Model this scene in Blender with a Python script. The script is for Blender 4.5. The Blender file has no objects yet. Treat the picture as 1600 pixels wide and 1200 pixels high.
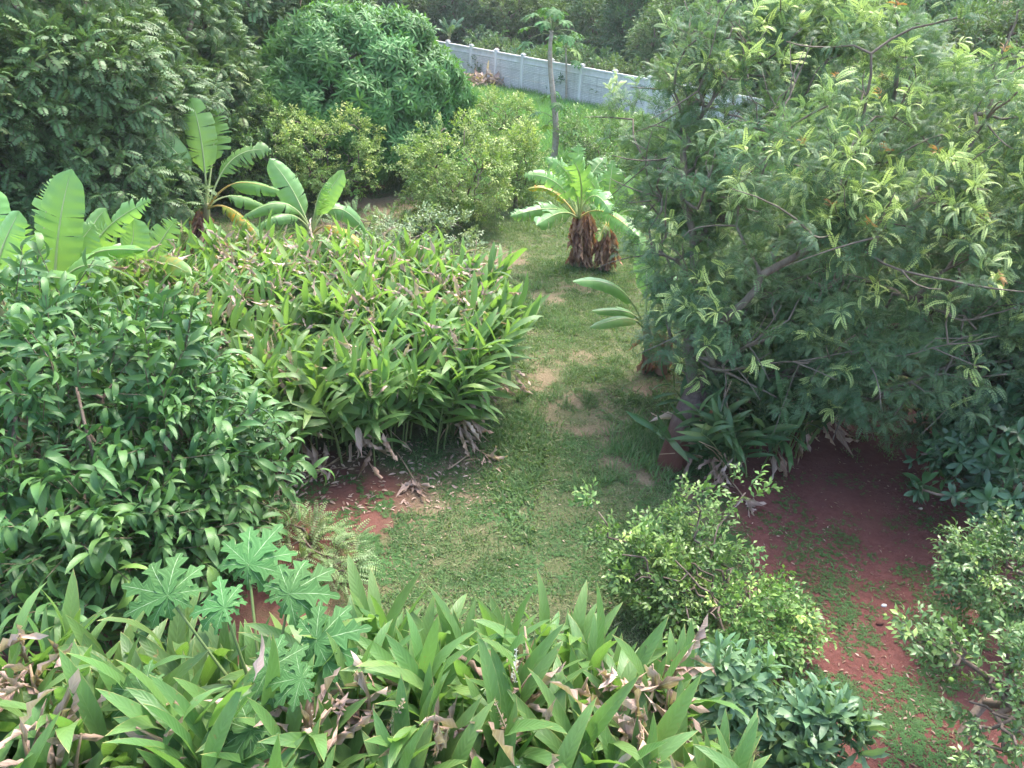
import bpy, math, numpy as np
from mathutils import Vector
R = math.radians
sc = bpy.context.scene
C = sc.collection
PI = math.pi

# ------------------------------------------------------------------ camera
CAM_H, PITCH, ROLL, FPX = 6.0, R(28), R(3.5), 1250.0
_f = np.array([0, math.cos(PITCH), -math.sin(PITCH)])
_r = np.array([1., 0, 0])
_u = np.array([0, math.sin(PITCH), math.cos(PITCH)])
_R = _r * math.cos(ROLL) + _u * math.sin(ROLL)
_U = -_r * math.sin(ROLL) + _u * math.cos(ROLL)
_O = np.array([0, 0, CAM_H])
cam_d = bpy.data.cameras.new('camera')
cam = bpy.data.objects.new('camera', cam_d)
C.objects.link(cam)
from mathutils import Matrix
mw = Matrix.Identity(4)
for i in range(3):
    mw[i][0] = _R[i]; mw[i][1] = _U[i]; mw[i][2] = -_f[i]; mw[i][3] = _O[i]
cam.matrix_world = mw
cam_d.sensor_width = 36.0
cam_d.lens = 36.0 * FPX / 1600.0
cam_d.clip_start = 0.05
cam_d.clip_end = 900.0
sc.camera = cam

# ------------------------------------------------------------------ sky, sun, exposure
SUN_EL, SUN_AZ = R(62), R(25)          # azimuth measured from +Y towards +X
w = bpy.data.worlds.new('World'); sc.world = w; w.use_nodes = True
nt = w.node_tree; nt.nodes.clear()
sky = nt.nodes.new('ShaderNodeTexSky'); sky.sky_type = 'NISHITA'
sky.sun_disc = False; sky.sun_elevation = SUN_EL; sky.sun_rotation = SUN_AZ
sky.dust_density = 3.0; sky.air_density = 1.0; sky.ozone_density = 1.0
bg = nt.nodes.new('ShaderNodeBackground'); bg.inputs[1].default_value = 0.15
wo = nt.nodes.new('ShaderNodeOutputWorld')
nt.links.new(sky.outputs[0], bg.inputs[0]); nt.links.new(bg.outputs[0], wo.inputs[0])
sd = bpy.data.lights.new('sun', 'SUN'); sd.energy = 1.25; sd.angle = R(18); sd.color = (1.0, 0.95, 0.87)
sun = bpy.data.objects.new('sun', sd); C.objects.link(sun)
_sv = Vector((math.sin(SUN_AZ) * math.cos(SUN_EL), math.cos(SUN_AZ) * math.cos(SUN_EL), math.sin(SUN_EL)))
sun.rotation_euler = _sv.to_track_quat('Z', 'Y').to_euler()
sun.location = (0, 0, 30)
sc.view_settings.view_transform = 'Standard'
sc.view_settings.look = 'None'
sc.view_settings.gamma = 1.0
sc.view_settings.exposure = 2.5
sc.render.engine = 'CYCLES'
cy = sc.cycles
cy.max_bounces = 6; cy.diffuse_bounces = 4; cy.glossy_bounces = 2; cy.transmission_bounces = 4
cy.transparent_max_bounces = 8; cy.volume_bounces = 0
cy.caustics_reflective = False; cy.caustics_refractive = False
cy.use_adaptive_sampling = True; cy.adaptive_threshold = 0.015
cy.use_denoising = True

# ------------------------------------------------------------------ picture <-> place
def ray(px, py):
    return _f * FPX + _R * (px - 800) - _U * (py - 600)
def at(px, py, z=0.0):
    d = ray(px, py); return _O + d * ((z - CAM_H) / d[2])
def aty(px, py, Y):
    d = ray(px, py); return _O + d * (Y / d[1])

# ------------------------------------------------------------------ noise
class Noise2:
    def __init__(s, seed):
        s.g = np.random.default_rng(seed).random((256, 256))
    def one(s, x, y):
        xi = np.floor(x).astype(int); yi = np.floor(y).astype(int)
        fx = x - xi; fy = y - yi
        fx = fx * fx * (3 - 2 * fx); fy = fy * fy * (3 - 2 * fy)
        g = s.g; a = g[xi % 256, yi % 256]; b = g[(xi + 1) % 256, yi % 256]
        c = g[xi % 256, (yi + 1) % 256]; d = g[(xi + 1) % 256, (yi + 1) % 256]
        return (a * (1 - fx) + b * fx) * (1 - fy) + (c * (1 - fx) + d * fx) * fy
    def __call__(s, x, y, oct=3):
        x = np.asarray(x, float); y = np.asarray(y, float)
        t = 0; a = .5; tot = 0
        for k in range(oct):
            t = t + a * s.one(x * 2 ** k + 17.3 * k, y * 2 ** k + 9.1 * k); tot += a; a *= .5
        return t / tot
NZ = Noise2(5)

def nrm(v):
    v = np.asarray(v, float)
    return v / np.maximum(np.linalg.norm(v, axis=-1, keepdims=True), 1e-9)

# ------------------------------------------------------------------ materials
def lin(r, g, b):
    return (r, g, b, 1)
def newmat(name):
    m = bpy.data.materials.new(name); m.use_nodes = True
    n = m.node_tree; n.nodes.clear()
    return m, n, n.nodes, n.links
def mixc(N, L, fac, a, b, mode='MIX'):
    x = N.new('ShaderNodeMix'); x.data_type = 'RGBA'; x.blend_type = mode
    for s, v in ((x.inputs[0], fac), (x.inputs[6], a), (x.inputs[7], b)):
        if hasattr(v, 'is_linked'): L.new(v, s)
        else: s.default_value = v
    return x.outputs[2]
def mth(N, L, op, a, b=0.0, c=None):
    x = N.new('ShaderNodeMath'); x.operation = op
    vs = [a, b] + ([c] if c is not None else [])
    for i, v in enumerate(vs):
        if hasattr(v, 'is_linked'): L.new(v, x.inputs[i])
        else: x.inputs[i].default_value = v
    return x.outputs[0]
def mrange(N, L, v, a, b, c=0.0, d=1.0):
    x = N.new('ShaderNodeMapRange'); L.new(v, x.inputs[0])
    for i, q in enumerate((a, b, c, d)): x.inputs[i + 1].default_value = q
    return x.outputs[0]
def noise(N, L, scale, detail=3, vec=None, rough=.55, out=0):
    t = N.new('ShaderNodeTexNoise'); t.inputs['Scale'].default_value = scale
    t.inputs['Detail'].default_value = detail; t.inputs['Roughness'].default_value = rough
    if vec is None:
        g = N.new('ShaderNodeTexCoord'); vec = g.outputs['Object']
    L.new(vec, t.inputs['Vector'])
    return t.outputs[out]

def leafmat(name, c1, c2, aged, mid=None, midw=.07, edge=None, edgew=.86, vein=0., rough=.42, trans=.25,
            spec=.45, clump=1.2, blotch=None, sidev=0., pleat=0., veinamt=.08, spots=0.):
    """c1..c2 by leaf, aged by the leaf's own age; midrib, margin and blotches follow the leaf's own coordinates."""
    c1, c2, aged = [tuple(.90 * q + .10 * (.2126 * c[0] + .7152 * c[1] + .0722 * c[2]) * k for q, k in zip(c, (.98, 1., 1.0))) for c in (c1, c2, aged)]
    m, nt, N, L = newmat(name)
    at_ = N.new('ShaderNodeAttribute'); at_.attribute_name = 'leaf'
    sp = N.new('ShaderNodeSeparateColor'); L.new(at_.outputs['Color'], sp.inputs[0])
    rnd, uu, vv, age = sp.outputs[0], sp.outputs[1], sp.outputs[2], at_.outputs['Alpha']
    col = mixc(N, L, rnd, lin(*c1), lin(*c2))
    nz = noise(N, L, clump, 2)
    hv = N.new('ShaderNodeHueSaturation'); L.new(col, hv.inputs['Color'])
    L.new(mrange(N, L, nz, .3, .7, .75, 1.25), hv.inputs['Value'])
    L.new(mrange(N, L, nz, .3, .7, .49, .51), hv.inputs['Hue'])
    col = mixc(N, L, age, hv.outputs[0], lin(*aged))
    av = mth(N, L, 'ABSOLUTE', vv)
    if vein:
        s = mth(N, L, 'SINE', mth(N, L, 'SUBTRACT', mth(N, L, 'MULTIPLY', uu, vein), mth(N, L, 'MULTIPLY', av, 9.)))
        f = mrange(N, L, s, .3 if veinamt < .1 else .8, 1., 0., veinamt)
        col = mixc(N, L, f, col, lin(*[min(1, c * 2.0 + .02) for c in c2]))
    if edge:
        ne = noise(N, L, 14., 2)
        th = mth(N, L, 'ADD', av, mth(N, L, 'MULTIPLY', mth(N, L, 'SUBTRACT', ne, .5), .22))
        th = mth(N, L, 'ADD', th, mth(N, L, 'MULTIPLY', mth(N, L, 'POWER', uu, 14.), .25))
        col = mixc(N, L, mrange(N, L, th, edgew, edgew + .08, 0., .85), col, lin(*edge))
    if blotch:
        nb = noise(N, L, 7., 3)
        f = mth(N, L, 'MULTIPLY', mrange(N, L, nb, .50, .58), age)
        col = mixc(N, L, f, col, lin(*blotch))
    if spots:
        ns = noise(N, L, 26., 2)
        col = mixc(N, L, mrange(N, L, ns, .70, .74, 0., spots), col, lin(.22, .15, .06))
        n2 = noise(N, L, 5., 2)
        col = mixc(N, L, mrange(N, L, n2, .55, .75, 0., .35), col, lin(*[q * 1.5 for q in c2]))
    if mid:
        f = mrange(N, L, av, midw * .5, midw, .8, 0.)
        col = mixc(N, L, f, col, lin(*mid))
    p = N.new('ShaderNodeBsdfPrincipled'); L.new(col, p.inputs['Base Color'])
    p.inputs['Roughness'].default_value = rough; p.inputs['Specular IOR Level'].default_value = spec
    if vein or pleat:
        s2 = mth(N, L, 'SINE', mth(N, L, 'SUBTRACT', mth(N, L, 'MULTIPLY', uu, vein * 2 + pleat), mth(N, L, 'MULTIPLY', av, 12.)))
        bp = N.new('ShaderNodeBump'); bp.inputs['Strength'].default_value = .25
        bp.inputs['Distance'].default_value = .002; L.new(s2, bp.inputs['Height'])
        L.new(bp.outputs[0], p.inputs['Normal'])
    t = N.new('ShaderNodeBsdfTranslucent')
    tc = mixc(N, L, .55, col, lin(min(1, c2[0] * 2.2), min(1, c2[1] * 2.2), c2[2] * .6))
    L.new(tc, t.inputs[0])
    mx = N.new('ShaderNodeMixShader'); mx.inputs[0].default_value = trans
    L.new(p.outputs[0], mx.inputs[1]); L.new(t.outputs[0], mx.inputs[2])
    o = N.new('ShaderNodeOutputMaterial'); L.new(mx.outputs[0], o.inputs[0])
    return m

def barkmat(name, c1, c2, scale=9., rough=.85, bump=.6, low=None, stretch=(1, 1, .25)):
    m, nt, N, L = newmat(name)
    g = N.new('ShaderNodeTexCoord'); mp = N.new('ShaderNodeMapping'); mp.inputs['Scale'].default_value = stretch
    L.new(g.outputs['Object'], mp.inputs[0])
    a = noise(N, L, scale, 5, mp.outputs[0], .7)
    col = mixc(N, L, mrange(N, L, a, .35, .65), lin(*c1), lin(*c2))
    if low:      # soil splashed on the foot of the trunk
        geo = N.new('ShaderNodeNewGeometry'); sx = N.new('ShaderNodeSeparateXYZ'); L.new(geo.outputs['Position'], sx.inputs[0])
        b = noise(N, L, 5., 3)
        hh = mth(N, L, 'ADD', sx.outputs[2], mth(N, L, 'MULTIPLY', mth(N, L, 'SUBTRACT', b, .5), .5))
        col = mixc(N, L, mrange(N, L, hh, low[3] - .35, low[3] + .25, .9, 0.), col, lin(*low[:3]))
    p = N.new('ShaderNodeBsdfPrincipled'); L.new(col, p.inputs['Base Color'])
    p.inputs['Roughness'].default_value = rough; p.inputs['Specular IOR Level'].default_value = .25
    bp = N.new('ShaderNodeBump'); bp.inputs['Strength'].default_value = bump; bp.inputs['Distance'].default_value = .02
    L.new(noise(N, L, scale * 2.5, 5, mp.outputs[0], .7), bp.inputs['Height']); L.new(bp.outputs[0], p.inputs['Normal'])
    o = N.new('ShaderNodeOutputMaterial'); L.new(p.outputs[0], o.inputs[0])
    return m

M = {}
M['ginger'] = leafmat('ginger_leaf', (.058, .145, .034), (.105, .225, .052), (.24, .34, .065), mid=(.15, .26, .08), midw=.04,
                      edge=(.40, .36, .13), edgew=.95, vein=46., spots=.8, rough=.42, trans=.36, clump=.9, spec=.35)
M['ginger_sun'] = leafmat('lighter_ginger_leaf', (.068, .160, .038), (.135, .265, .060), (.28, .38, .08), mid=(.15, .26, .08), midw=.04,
                      edge=(.40, .36, .13), edgew=.95, vein=46., spots=.8, rough=.42, trans=.38, clump=.9, spec=.35)  # lighter copy of the ginger leaf, sunlit brightness put into its colour
M['ginger_dark'] = leafmat('shade_toned_ginger_leaf', (.03, .085, .024), (.055, .13, .035), (.22, .25, .04), mid=(.09, .18, .06), midw=.04,
                      edge=(.22, .20, .08), edgew=.95, vein=46., spots=.6, rough=.42, trans=.22, clump=.9, spec=.35)  # darker ginger copy, the shade under the tree is put into its colour
M['dry'] = leafmat('dry_leaf', (.32, .20, .15), (.60, .43, .35), (.14, .07, .045), mid=(.5, .4, .3), rough=.8, trans=.15, spec=.15, clump=3., vein=40.)
M['drybrown'] = leafmat('dry_banana_leaf', (.19, .085, .055), (.40, .21, .14), (.42, .28, .2), rough=.85, trans=.15, spec=.12, clump=4., vein=50.)
M['banana'] = leafmat('banana_leaf', (.11, .25, .07), (.19, .36, .09), (.26, .28, .03), rough=.36, trans=.36, spec=.4, clump=.8,
                      blotch=(.55, .22, .015), spots=.5)
M['banana_far'] = leafmat('pale_banana_leaf', (.10, .21, .10), (.14, .28, .12), (.3, .28, .05), rough=.35, trans=.3, spec=.5, clump=.8)
M['rib'] = barkmat('banana_midrib', (.34, .42, .16), (.46, .50, .24), 6., .45, .1)
M['ribold'] = barkmat('yellow_midrib', (.50, .42, .14), (.55, .35, .10), 6., .45, .1)
M['cane'] = barkmat('ginger_cane', (.10, .16, .05), (.17, .22, .08), 8., .5, .1)
M['drycane'] = barkmat('dry_cane', (.26, .17, .10), (.38, .28, .18), 8., .8, .3)
M['papaya'] = leafmat('papaya_leaf', (.042, .130, .030), (.068, .17, .040), (.17, .25, .05), mid=(.36, .46, .26), midw=.035, rough=.6,
                      trans=.22, clump=1.5, spec=.12, vein=24., veinamt=.30)
M['broad'] = leafmat('glossy_broad_leaf', (.024, .092, .024), (.052, .152, .036), (.15, .28, .04), mid=(.09, .18, .06), midw=.05, rough=.42,
                     trans=.18, vein=50., spots=.4, spec=.35, clump=1.0)
M['mango'] = leafmat('mango_leaf', (.048, .145, .028), (.09, .23, .048), (.14, .29, .07), mid=(.12, .22, .08), rough=.5, trans=.22, clump=.7, spec=.25)
M['lychee'] = leafmat('dark_pinnate_leaf', (.050, .125, .040), (.095, .195, .060), (.17, .22, .06), rough=.5, trans=.18, spec=.3, clump=.35)
M['feather'] = leafmat('feathery_leaf', (.058, .138, .062), (.108, .205, .092), (.58, .70, .18), rough=.5, trans=.28, clump=.5, spec=.3)
M['feathered'] = leafmat('red_new_leaf', (.45, .12, .05), (.5, .25, .08), (.45, .35, .1), rough=.5, trans=.25, clump=.5)
M['citrus'] = leafmat('citrus_leaf', (.038, .12, .026), (.095, .215, .045), (.34, .48, .08), rough=.36, trans=.24, clump=.9, spec=.35)
M['citrusyel'] = leafmat('yellowing_citrus_leaf', (.065, .17, .03), (.15, .29, .05), (.52, .56, .13), rough=.4, trans=.25, clump=1.1, spec=.3)
M['citrusgrey'] = leafmat('grey_green_citrus_leaf', (.034, .10, .028), (.082, .185, .048), (.30, .42, .08), rough=.36, trans=.2, clump=.9, spec=.4)
M['dark'] = leafmat('dark_glossy_leaf', (.020, .068, .026), (.040, .11, .04), (.09, .22, .04), mid=(.08, .14, .06), rough=.32, trans=.12, vein=30., spec=.45)
M['blue'] = leafmat('bluish_lobed_leaf', (.065, .155, .070), (.115, .225, .10), (.3, .34, .08), rough=.42, trans=.25, spec=.4, mid=(.14, .26, .1))
M['pinlight'] = leafmat('pale_pinnate_leaf', (.11, .215, .065), (.19, .31, .10), (.30, .28, .12), rough=.5, trans=.25)
M['sparse'] = leafmat('pale_round_leaf', (.10, .20, .07), (.20, .30, .13), (.35, .4, .2), rough=.5, trans=.25)
M['wood1'] = leafmat('forest_leaf', (.045, .115, .05), (.09, .19, .075), (.12, .18, .06), rough=.55, trans=.18, clump=.25, spec=.25)
M['wood2'] = leafmat('olive_forest_leaf', (.055, .12, .035), (.11, .20, .055), (.18, .2, .07), rough=.55, trans=.2, clump=.25, spec=.25)
M['grass'] = leafmat('grass_blade', (.060, .140, .038), (.112, .205, .062), (.25, .25, .12), rough=.6, trans=.3, spec=.2, clump=.6)
M['meadow'] = leafmat('long_grass_blade', (.08, .21, .05), (.12, .28, .07), (.22, .32, .10), rough=.6, trans=.3, spec=.2, clump=.35)
M['weed'] = leafmat('weed_leaf', (.035, .105, .022), (.07, .165, .035), (.16, .22, .06), rough=.6, trans=.25, spec=.2)
M['flower'] = leafmat('spent_flower', (.34, .24, .17), (.55, .44, .33), (.25, .12, .06), rough=.7, trans=.2, spec=.2)
M['white'] = leafmat('white_flower', (.75, .74, .66), (.82, .8, .72), (.6, .5, .3), rough=.6, trans=.2, spec=.2)
M['twig'] = barkmat('twig_bark', (.11, .09, .055), (.2, .17, .11), 12.)
M['greentwig'] = barkmat('green_twig', (.09, .12, .045), (.14, .17, .07), 12., .6, .2)
M['bark'] = barkmat('brown_bark', (.10, .07, .05), (.20, .155, .12), 9.)
M['greybark'] = barkmat('grey_branch_bark', (.10, .08, .06), (.20, .165, .125), 10.)
M['redbark'] = barkmat('soil_stained_bark', (.075, .05, .04), (.15, .11, .09), 12., .75, 1., low=(.105, .035, .022, .62))
M['papayabark'] = barkmat('papaya_bark', (.32, .25, .19), (.45, .38, .30), 5., .7, .3, stretch=(1, 1, 2.5))
M['pseudo'] = barkmat('banana_stem', (.20, .15, .09), (.30, .30, .13), 7., .6, .4)
M['fruit'] = barkmat('green_citrus_skin', (.10, .19, .03), (.16, .25, .05), 20., .4, .1)

# ------------------------------------------------------------------ leaf pieces (templates)
def T(v, a, q, m=None):
    v = np.asarray(v, float); q = np.asarray(q, int).reshape(-1, 4)
    return dict(v=v, a=np.asarray(a, float), q=q, m=np.zeros(len(q), int) if m is None else np.asarray(m, int))
def prof_lance(t, pk=.42):
    e = math.log(.5) / math.log(pk)
    return np.sin(PI * np.clip(t, 0, 1) ** e) ** .85
def leaf(n=5, w=.3, bend=.5, fold=.25, wave=0., pk=.42, rng=None, twist=0., side=0., teeth=0., pet=0., curlw=0., prof=None):
    """a leaf of length 1 along +Y with the upper side +Z"""
    t = np.linspace(0, 1, n + 1)
    ang = -bend * t ** 1.3
    dl = 1. / n
    y = np.concatenate([[0], np.cumsum(np.cos(ang[1:]) * dl)]); z = np.concatenate([[0], np.cumsum(np.sin(ang[1:]) * dl)])
    x0 = side * t ** 2
    tt = np.clip((t - pet) / (1 - pet), 0, 1)
    hw = (prof or prof_lance)(tt) if prof else prof_lance(tt, pk)
    hw = hw * w / 2 + .006
    hw[-1] = .001
    if teeth: hw = hw * (1 + teeth * np.where(np.arange(n + 1) % 2 == 0, 1, -1))
    V = []; A = []
    ph = rng.random() * 6 if rng is not None else 0
    for i in range(n + 1):
        c, s = math.cos(ang[i]), math.sin(ang[i])
        for k in (-1, 0, 1):
            f = fold + curlw * math.sin(t[i] * 7 + ph)
            lx = k * hw[i] * math.cos(f); up = abs(k) * hw[i] * math.sin(f)
            if k and wave: up += wave * w * math.sin(t[i] * 21 + ph + k * 1.3) * min(1, 6 * t[i] * (1 - t[i]) + .1)
            tw = twist * t[i]
            lx, up = lx * math.cos(tw) - up * math.sin(tw), lx * math.sin(tw) + up * math.cos(tw)
            V.append((x0[i] + lx, y[i] - up * s, z[i] + up * c)); A.append((0, t[i], k, 0))
    Q = []
    for i in range(n):
        b = i * 3
        Q += [(b, b + 1, b + 4, b + 3), (b + 1, b + 2, b + 5, b + 4)]
    return T(V, A, Q)
def diamond(w=.4, pk=.45, droop=.1):
    return T([(0, 0, 0), (w / 2, pk, .03), (0, 1, -droop), (-w / 2, pk, .03)], [(0, 0, 0, 0), (0, .5, 1, 0), (0, 1, 0, 0), (0, .5, -1, 0)], [(0, 1, 2, 3)])
def stick(p, q, r0, r1, m=1, n=3):
    p = np.array(p, float); q = np.array(q, float); d = nrm(q - p)
    a = nrm(np.cross(d, (0.31, .2, 1))); b = np.cross(d, a); V = []
    for c, r in ((p, r0), (q, r1)):
        for k in range(n):
            V.append(c + (a * math.cos(2 * PI * k / n) + b * math.sin(2 * PI * k / n)) * r)
    Q = [(k, (k + 1) % n, n + (k + 1) % n, n + k) for k in range(n)]
    return T(V, [(.5, 0, .5, 0)] * (2 * n), Q, [m] * n)
def frames(D, U):
    Y = nrm(D); X = np.cross(Y, U)
    bad = np.linalg.norm(X, axis=-1) < 1e-4
    X[bad] = np.cross(Y[bad], (1, .1, 0)); X = nrm(X); Z = np.cross(X, Y)
    return np.stack([X, Y, Z], axis=-1)      # columns
def compose(parts):
    """parts: (template, M 3x3 with scale, P, rand, age, keep_m)"""
    V = []; A = []; Q = []; Mi = []; n = 0
    for t, Mm, P, rd, ag in parts:
        V.append(t['v'] @ np.asarray(Mm).T + P); a = t['a'].copy(); a[:, 0] = a[:, 0] + rd; a[:, 3] = a[:, 3] + ag
        A.append(a); Q.append(t['q'] + n); Mi.append(t['m']); n += len(t['v'])
    return dict(v=np.concatenate(V), a=np.concatenate(A), q=np.concatenate(Q), m=np.concatenate(Mi))
def fr1(d, u):
    return frames(np.array([d], float), np.array([u], float))[0]
I3 = np.eye(3)
def rosette(rng, lf, n=14, L=1., t0=25, t1=105, age=0., stem=.25):
    ps = [(stick((0, -.5 * L, 0), (0, .08, 0), .02 * L, .012 * L), I3, np.zeros(3), 0, 0)] if stem else []
    for k in range(n):
        ph = k * 2.4 + rng.normal() * .2; th = R(t0 + (t1 - t0) * (k + .5) / n + rng.normal() * 8)
        d = np.array([math.sin(th) * math.cos(ph), math.cos(th), math.sin(th) * math.sin(ph)])
        s = L * rng.uniform(.75, 1.05)
        ps.append((lf[rng.integers(len(lf))], fr1(d, (0, 1, 0)) * s, (0, .12 * L * (1 - (k / n)), 0), rng.uniform(-.3, .3), age * rng.uniform(.5, 1.2)))
    return compose(ps)
def twigt(rng, lf, n=9, L=1., leafL=.4, ang=55, age_tip=0., sub=0, up=.5, st=.012):
    ps = [(stick((0, 0, 0), (0, L, 0), st, st * .5), I3, np.zeros(3), 0, 0)]
    for k in range(n):
        t = (k + .6) / n; ph = k * 2.4 + rng.normal() * .3; th = R(ang + rng.normal() * 14 - 25 * t)
        d = np.array([math.sin(th) * math.cos(ph), math.cos(th), math.sin(th) * math.sin(ph)])
        ps.append((lf[rng.integers(len(lf))], fr1(d, (rng.normal() * .2, .35, up)) * leafL * rng.uniform(.7, 1.1), (0, L * t, 0),
                   rng.uniform(-.3, .3), age_tip * t ** 2))
    if sub:
        for k in range(sub):
            ph = rng.random() * 6.28; d = nrm(np.array([math.cos(ph), .9, math.sin(ph)]))
            s = twigt(rng, lf, max(4, n * 2 // 3), L * .55, leafL * .9, ang, age_tip, 0, up, st * .7)
            ps.append((s, fr1(d, (0, 0, 1)), (0, L * rng.uniform(.15, .7), 0), 0, 0))
    return compose(ps)
def pinnate(rng, lf, pairs=9, L=1., leafL=.3, ang=65, bend=.8, rise=.25, endleaf=True, age_tip=0.):
    ps = []; p = np.zeros(3); a = rise; path = [p.copy()]
    for k in range(pairs):
        st = L / pairs; q = p + np.array([0, math.cos(a), math.sin(a)]) * st; a -= bend / pairs
        path.append(q)
        if k % 3 == 2 or k == pairs - 1:
            e = path[-4] if len(path) > 3 and k % 3 == 2 else path[max(0, len(path) - 2)]
            ps.append((T([e + (-.008 * L, 0, 0), e + (.008 * L, 0, 0), q + (.006 * L, 0, 0), q + (-.006 * L, 0, 0)], [(.5, 0, .5, 0)] * 4, [(0, 1, 2, 3)], [1]), I3, np.zeros(3), 0, 0))
        t = (k + 1) / pairs; ll = leafL * (math.sin(PI * (.15 + .75 * t)) ** .6)
        for s in (-1, 1):
            th = R(ang + rng.normal() * 6)
            d = np.array([s * math.sin(th), math.cos(th) * math.cos(a), math.cos(th) * math.sin(a) - .18 + rng.normal() * .06])
            ps.append((lf[rng.integers(len(lf))], fr1(d, (0, -math.sin(a), 1)) * ll, q, rng.uniform(-.12, .12), age_tip * t))
        p = q
    return compose(ps)

# ------------------------------------------------------------------ mesh builder
class MB:
    def __init__(s):
        s.V = []; s.A = []; s.Q = []; s.M = []; s.n = 0
    def add(s, t, P=(0, 0, 0), Mm=I3, rand=0., age=0., m=None):
        v = t['v'] @ np.asarray(Mm).T + np.asarray(P)
        a = t['a'].copy(); a[:, 0] += rand; a[:, 3] += age
        s.V.append(v); s.A.append(a); s.Q.append(t['q'] + s.n)
        s.M.append(t['m'] if m is None else np.full(len(t['q']), m)); s.n += len(v)
    def raw(s, V, Q, A=None, m=0):
        V = np.asarray(V, float); Q = np.asarray(Q, int)
        if A is None: A = np.tile((.5, 0, .5, 0), (len(V), 1))
        s.V.append(V); s.A.append(np.asarray(A, float)); s.Q.append(Q + s.n); s.M.append(np.full(len(Q), m)); s.n += len(V)
    def scatter(s, Ts, P, D, S, rng, age=None, U=None, squash=1., m=None, rand=None):
        P = np.asarray(P, float); N = len(P)
        if N == 0: return
        D = np.asarray(D, float); S = np.broadcast_to(np.asarray(S, float), (N,))
        age = np.zeros(N) if age is None else np.broadcast_to(np.asarray(age, float), (N,))
        U = (np.array([0, 0, 1.]) + rng.normal(size=(N, 3)) * .35) if U is None else U
        F = frames(D, U) * S[:, None, None]
        rd = rng.random(N) if rand is None else np.broadcast_to(rand, (N,))
        pick = rng.integers(len(Ts), size=N)
        for k, t in enumerate(Ts):
            ix = np.nonzero(pick == k)[0]
            if not len(ix): continue
            v = (np.einsum('nij,kj->nki', F[ix], t['v']) + P[ix][:, None, :]).astype(np.float32)
            a = np.broadcast_to(t['a'].astype(np.float32), (len(ix),) + t['a'].shape).copy()
            a[:, :, 0] = a[:, :, 0] + rd[ix][:, None]; a[:, :, 3] = a[:, :, 3] + age[ix][:, None]
            kv = len(t['v'])
            q = t['q'][None] + (np.arange(len(ix)) * kv)[:, None, None] + s.n
            s.V.append(v.reshape(-1, 3)); s.A.append(a.reshape(-1, 4)); s.Q.append(q.reshape(-1, 4))
            s.M.append(np.tile(t['m'], len(ix)) if m is None else np.full(len(ix) * len(t['q']), m)); s.n += len(ix) * kv
    def tube(s, pts, rad, n=6, m=0, cap=True):
        pts = np.asarray(pts, float); k = len(pts); rad = np.broadcast_to(np.asarray(rad, float), (k,))
        d = np.gradient(pts, axis=0); d = nrm(d)
        a = nrm(np.cross(d[0], (.3, .8, .1) if abs(d[0][2]) > .8 else (0, 0, 1.)))
        V = []
        th = np.arange(n) * 2 * PI / n; c_, s_ = np.cos(th), np.sin(th)
        for i in range(k):
            a = nrm(a - d[i] * np.dot(a, d[i])); b = np.cross(d[i], a)
            V.append(pts[i] + (a * c_[:, None] + b * s_[:, None]) * rad[i])
        V = np.concatenate(V)
        ii = np.arange(k - 1)[:, None] * n; jj = np.arange(n)[None]; j2 = (jj + 1) % n
        Q = np.stack([ii + jj, ii + j2, ii + n + j2, ii + n + jj], -1).reshape(-1, 4)
        if cap:
            V = np.concatenate([V, pts[-1:] + d[-1] * rad[-1] * .5]); e = (k - 1) * n
            Q = np.concatenate([Q, [(e + j, e + (j + 1) % n, k * n, k * n) for j in range(n)]])
        s.raw(V, Q, None, m)
    def box(s, c, h, Mm=I3, m=0):
        c = np.asarray(c, float)
        V = np.array([(x, y, z) for x in (-1, 1) for y in (-1, 1) for z in (-1, 1)]) * h
        s.raw(V @ np.asarray(Mm).T + c, [(0, 1, 3, 2), (4, 6, 7, 5), (0, 4, 5, 1), (2, 3, 7, 6), (0, 2, 6, 4), (1, 5, 7, 3)], None, m)
    def build(s, name, mats, parent=None, smooth=True):
        V = np.concatenate(s.V).astype(np.float32); Q = np.concatenate(s.Q).astype(np.int32)
        A = np.concatenate(s.A).astype(np.float32); Mi = np.concatenate(s.M).astype(np.int32)
        A[:, 0] = np.clip(A[:, 0], 0, 1); A[:, 3] = np.clip(A[:, 3], 0, 1)
        tri = Q[:, 2] == Q[:, 3]
        order = np.concatenate([np.nonzero(~tri)[0], np.nonzero(tri)[0]])
        nq = int((~tri).sum()); ntri = int(tri.sum())
        loops = np.concatenate([Q[~tri].ravel(), Q[tri][:, :3].ravel()])
        starts = np.concatenate([np.arange(nq) * 4, nq * 4 + np.arange(ntri) * 3]).astype(np.int32)
        me = bpy.data.meshes.new(name)
        me.vertices.add(len(V)); me.vertices.foreach_set('co', V.ravel())
        me.loops.add(len(loops)); me.loops.foreach_set('vertex_index', loops.astype(np.int32))
        me.polygons.add(len(starts)); me.polygons.foreach_set('loop_start', starts)
        me.polygons.foreach_set('material_index', Mi[order])
        at_ = me.attributes.new('leaf', 'FLOAT_COLOR', 'POINT'); at_.data.foreach_set('color', A.ravel())
        me.update(calc_edges=True)
        if not smooth: me.shade_flat()
        for mm in (mats if isinstance(mats, (list, tuple)) else [mats]): me.materials.append(M[mm] if isinstance(mm, str) else mm)
        o = bpy.data.objects.new(name, me); C.objects.link(o)
        if parent is not None:
            o.parent = parent; o.location = -np.array(parent.location)   # parts are modelled in world coordinates
        return o

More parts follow.
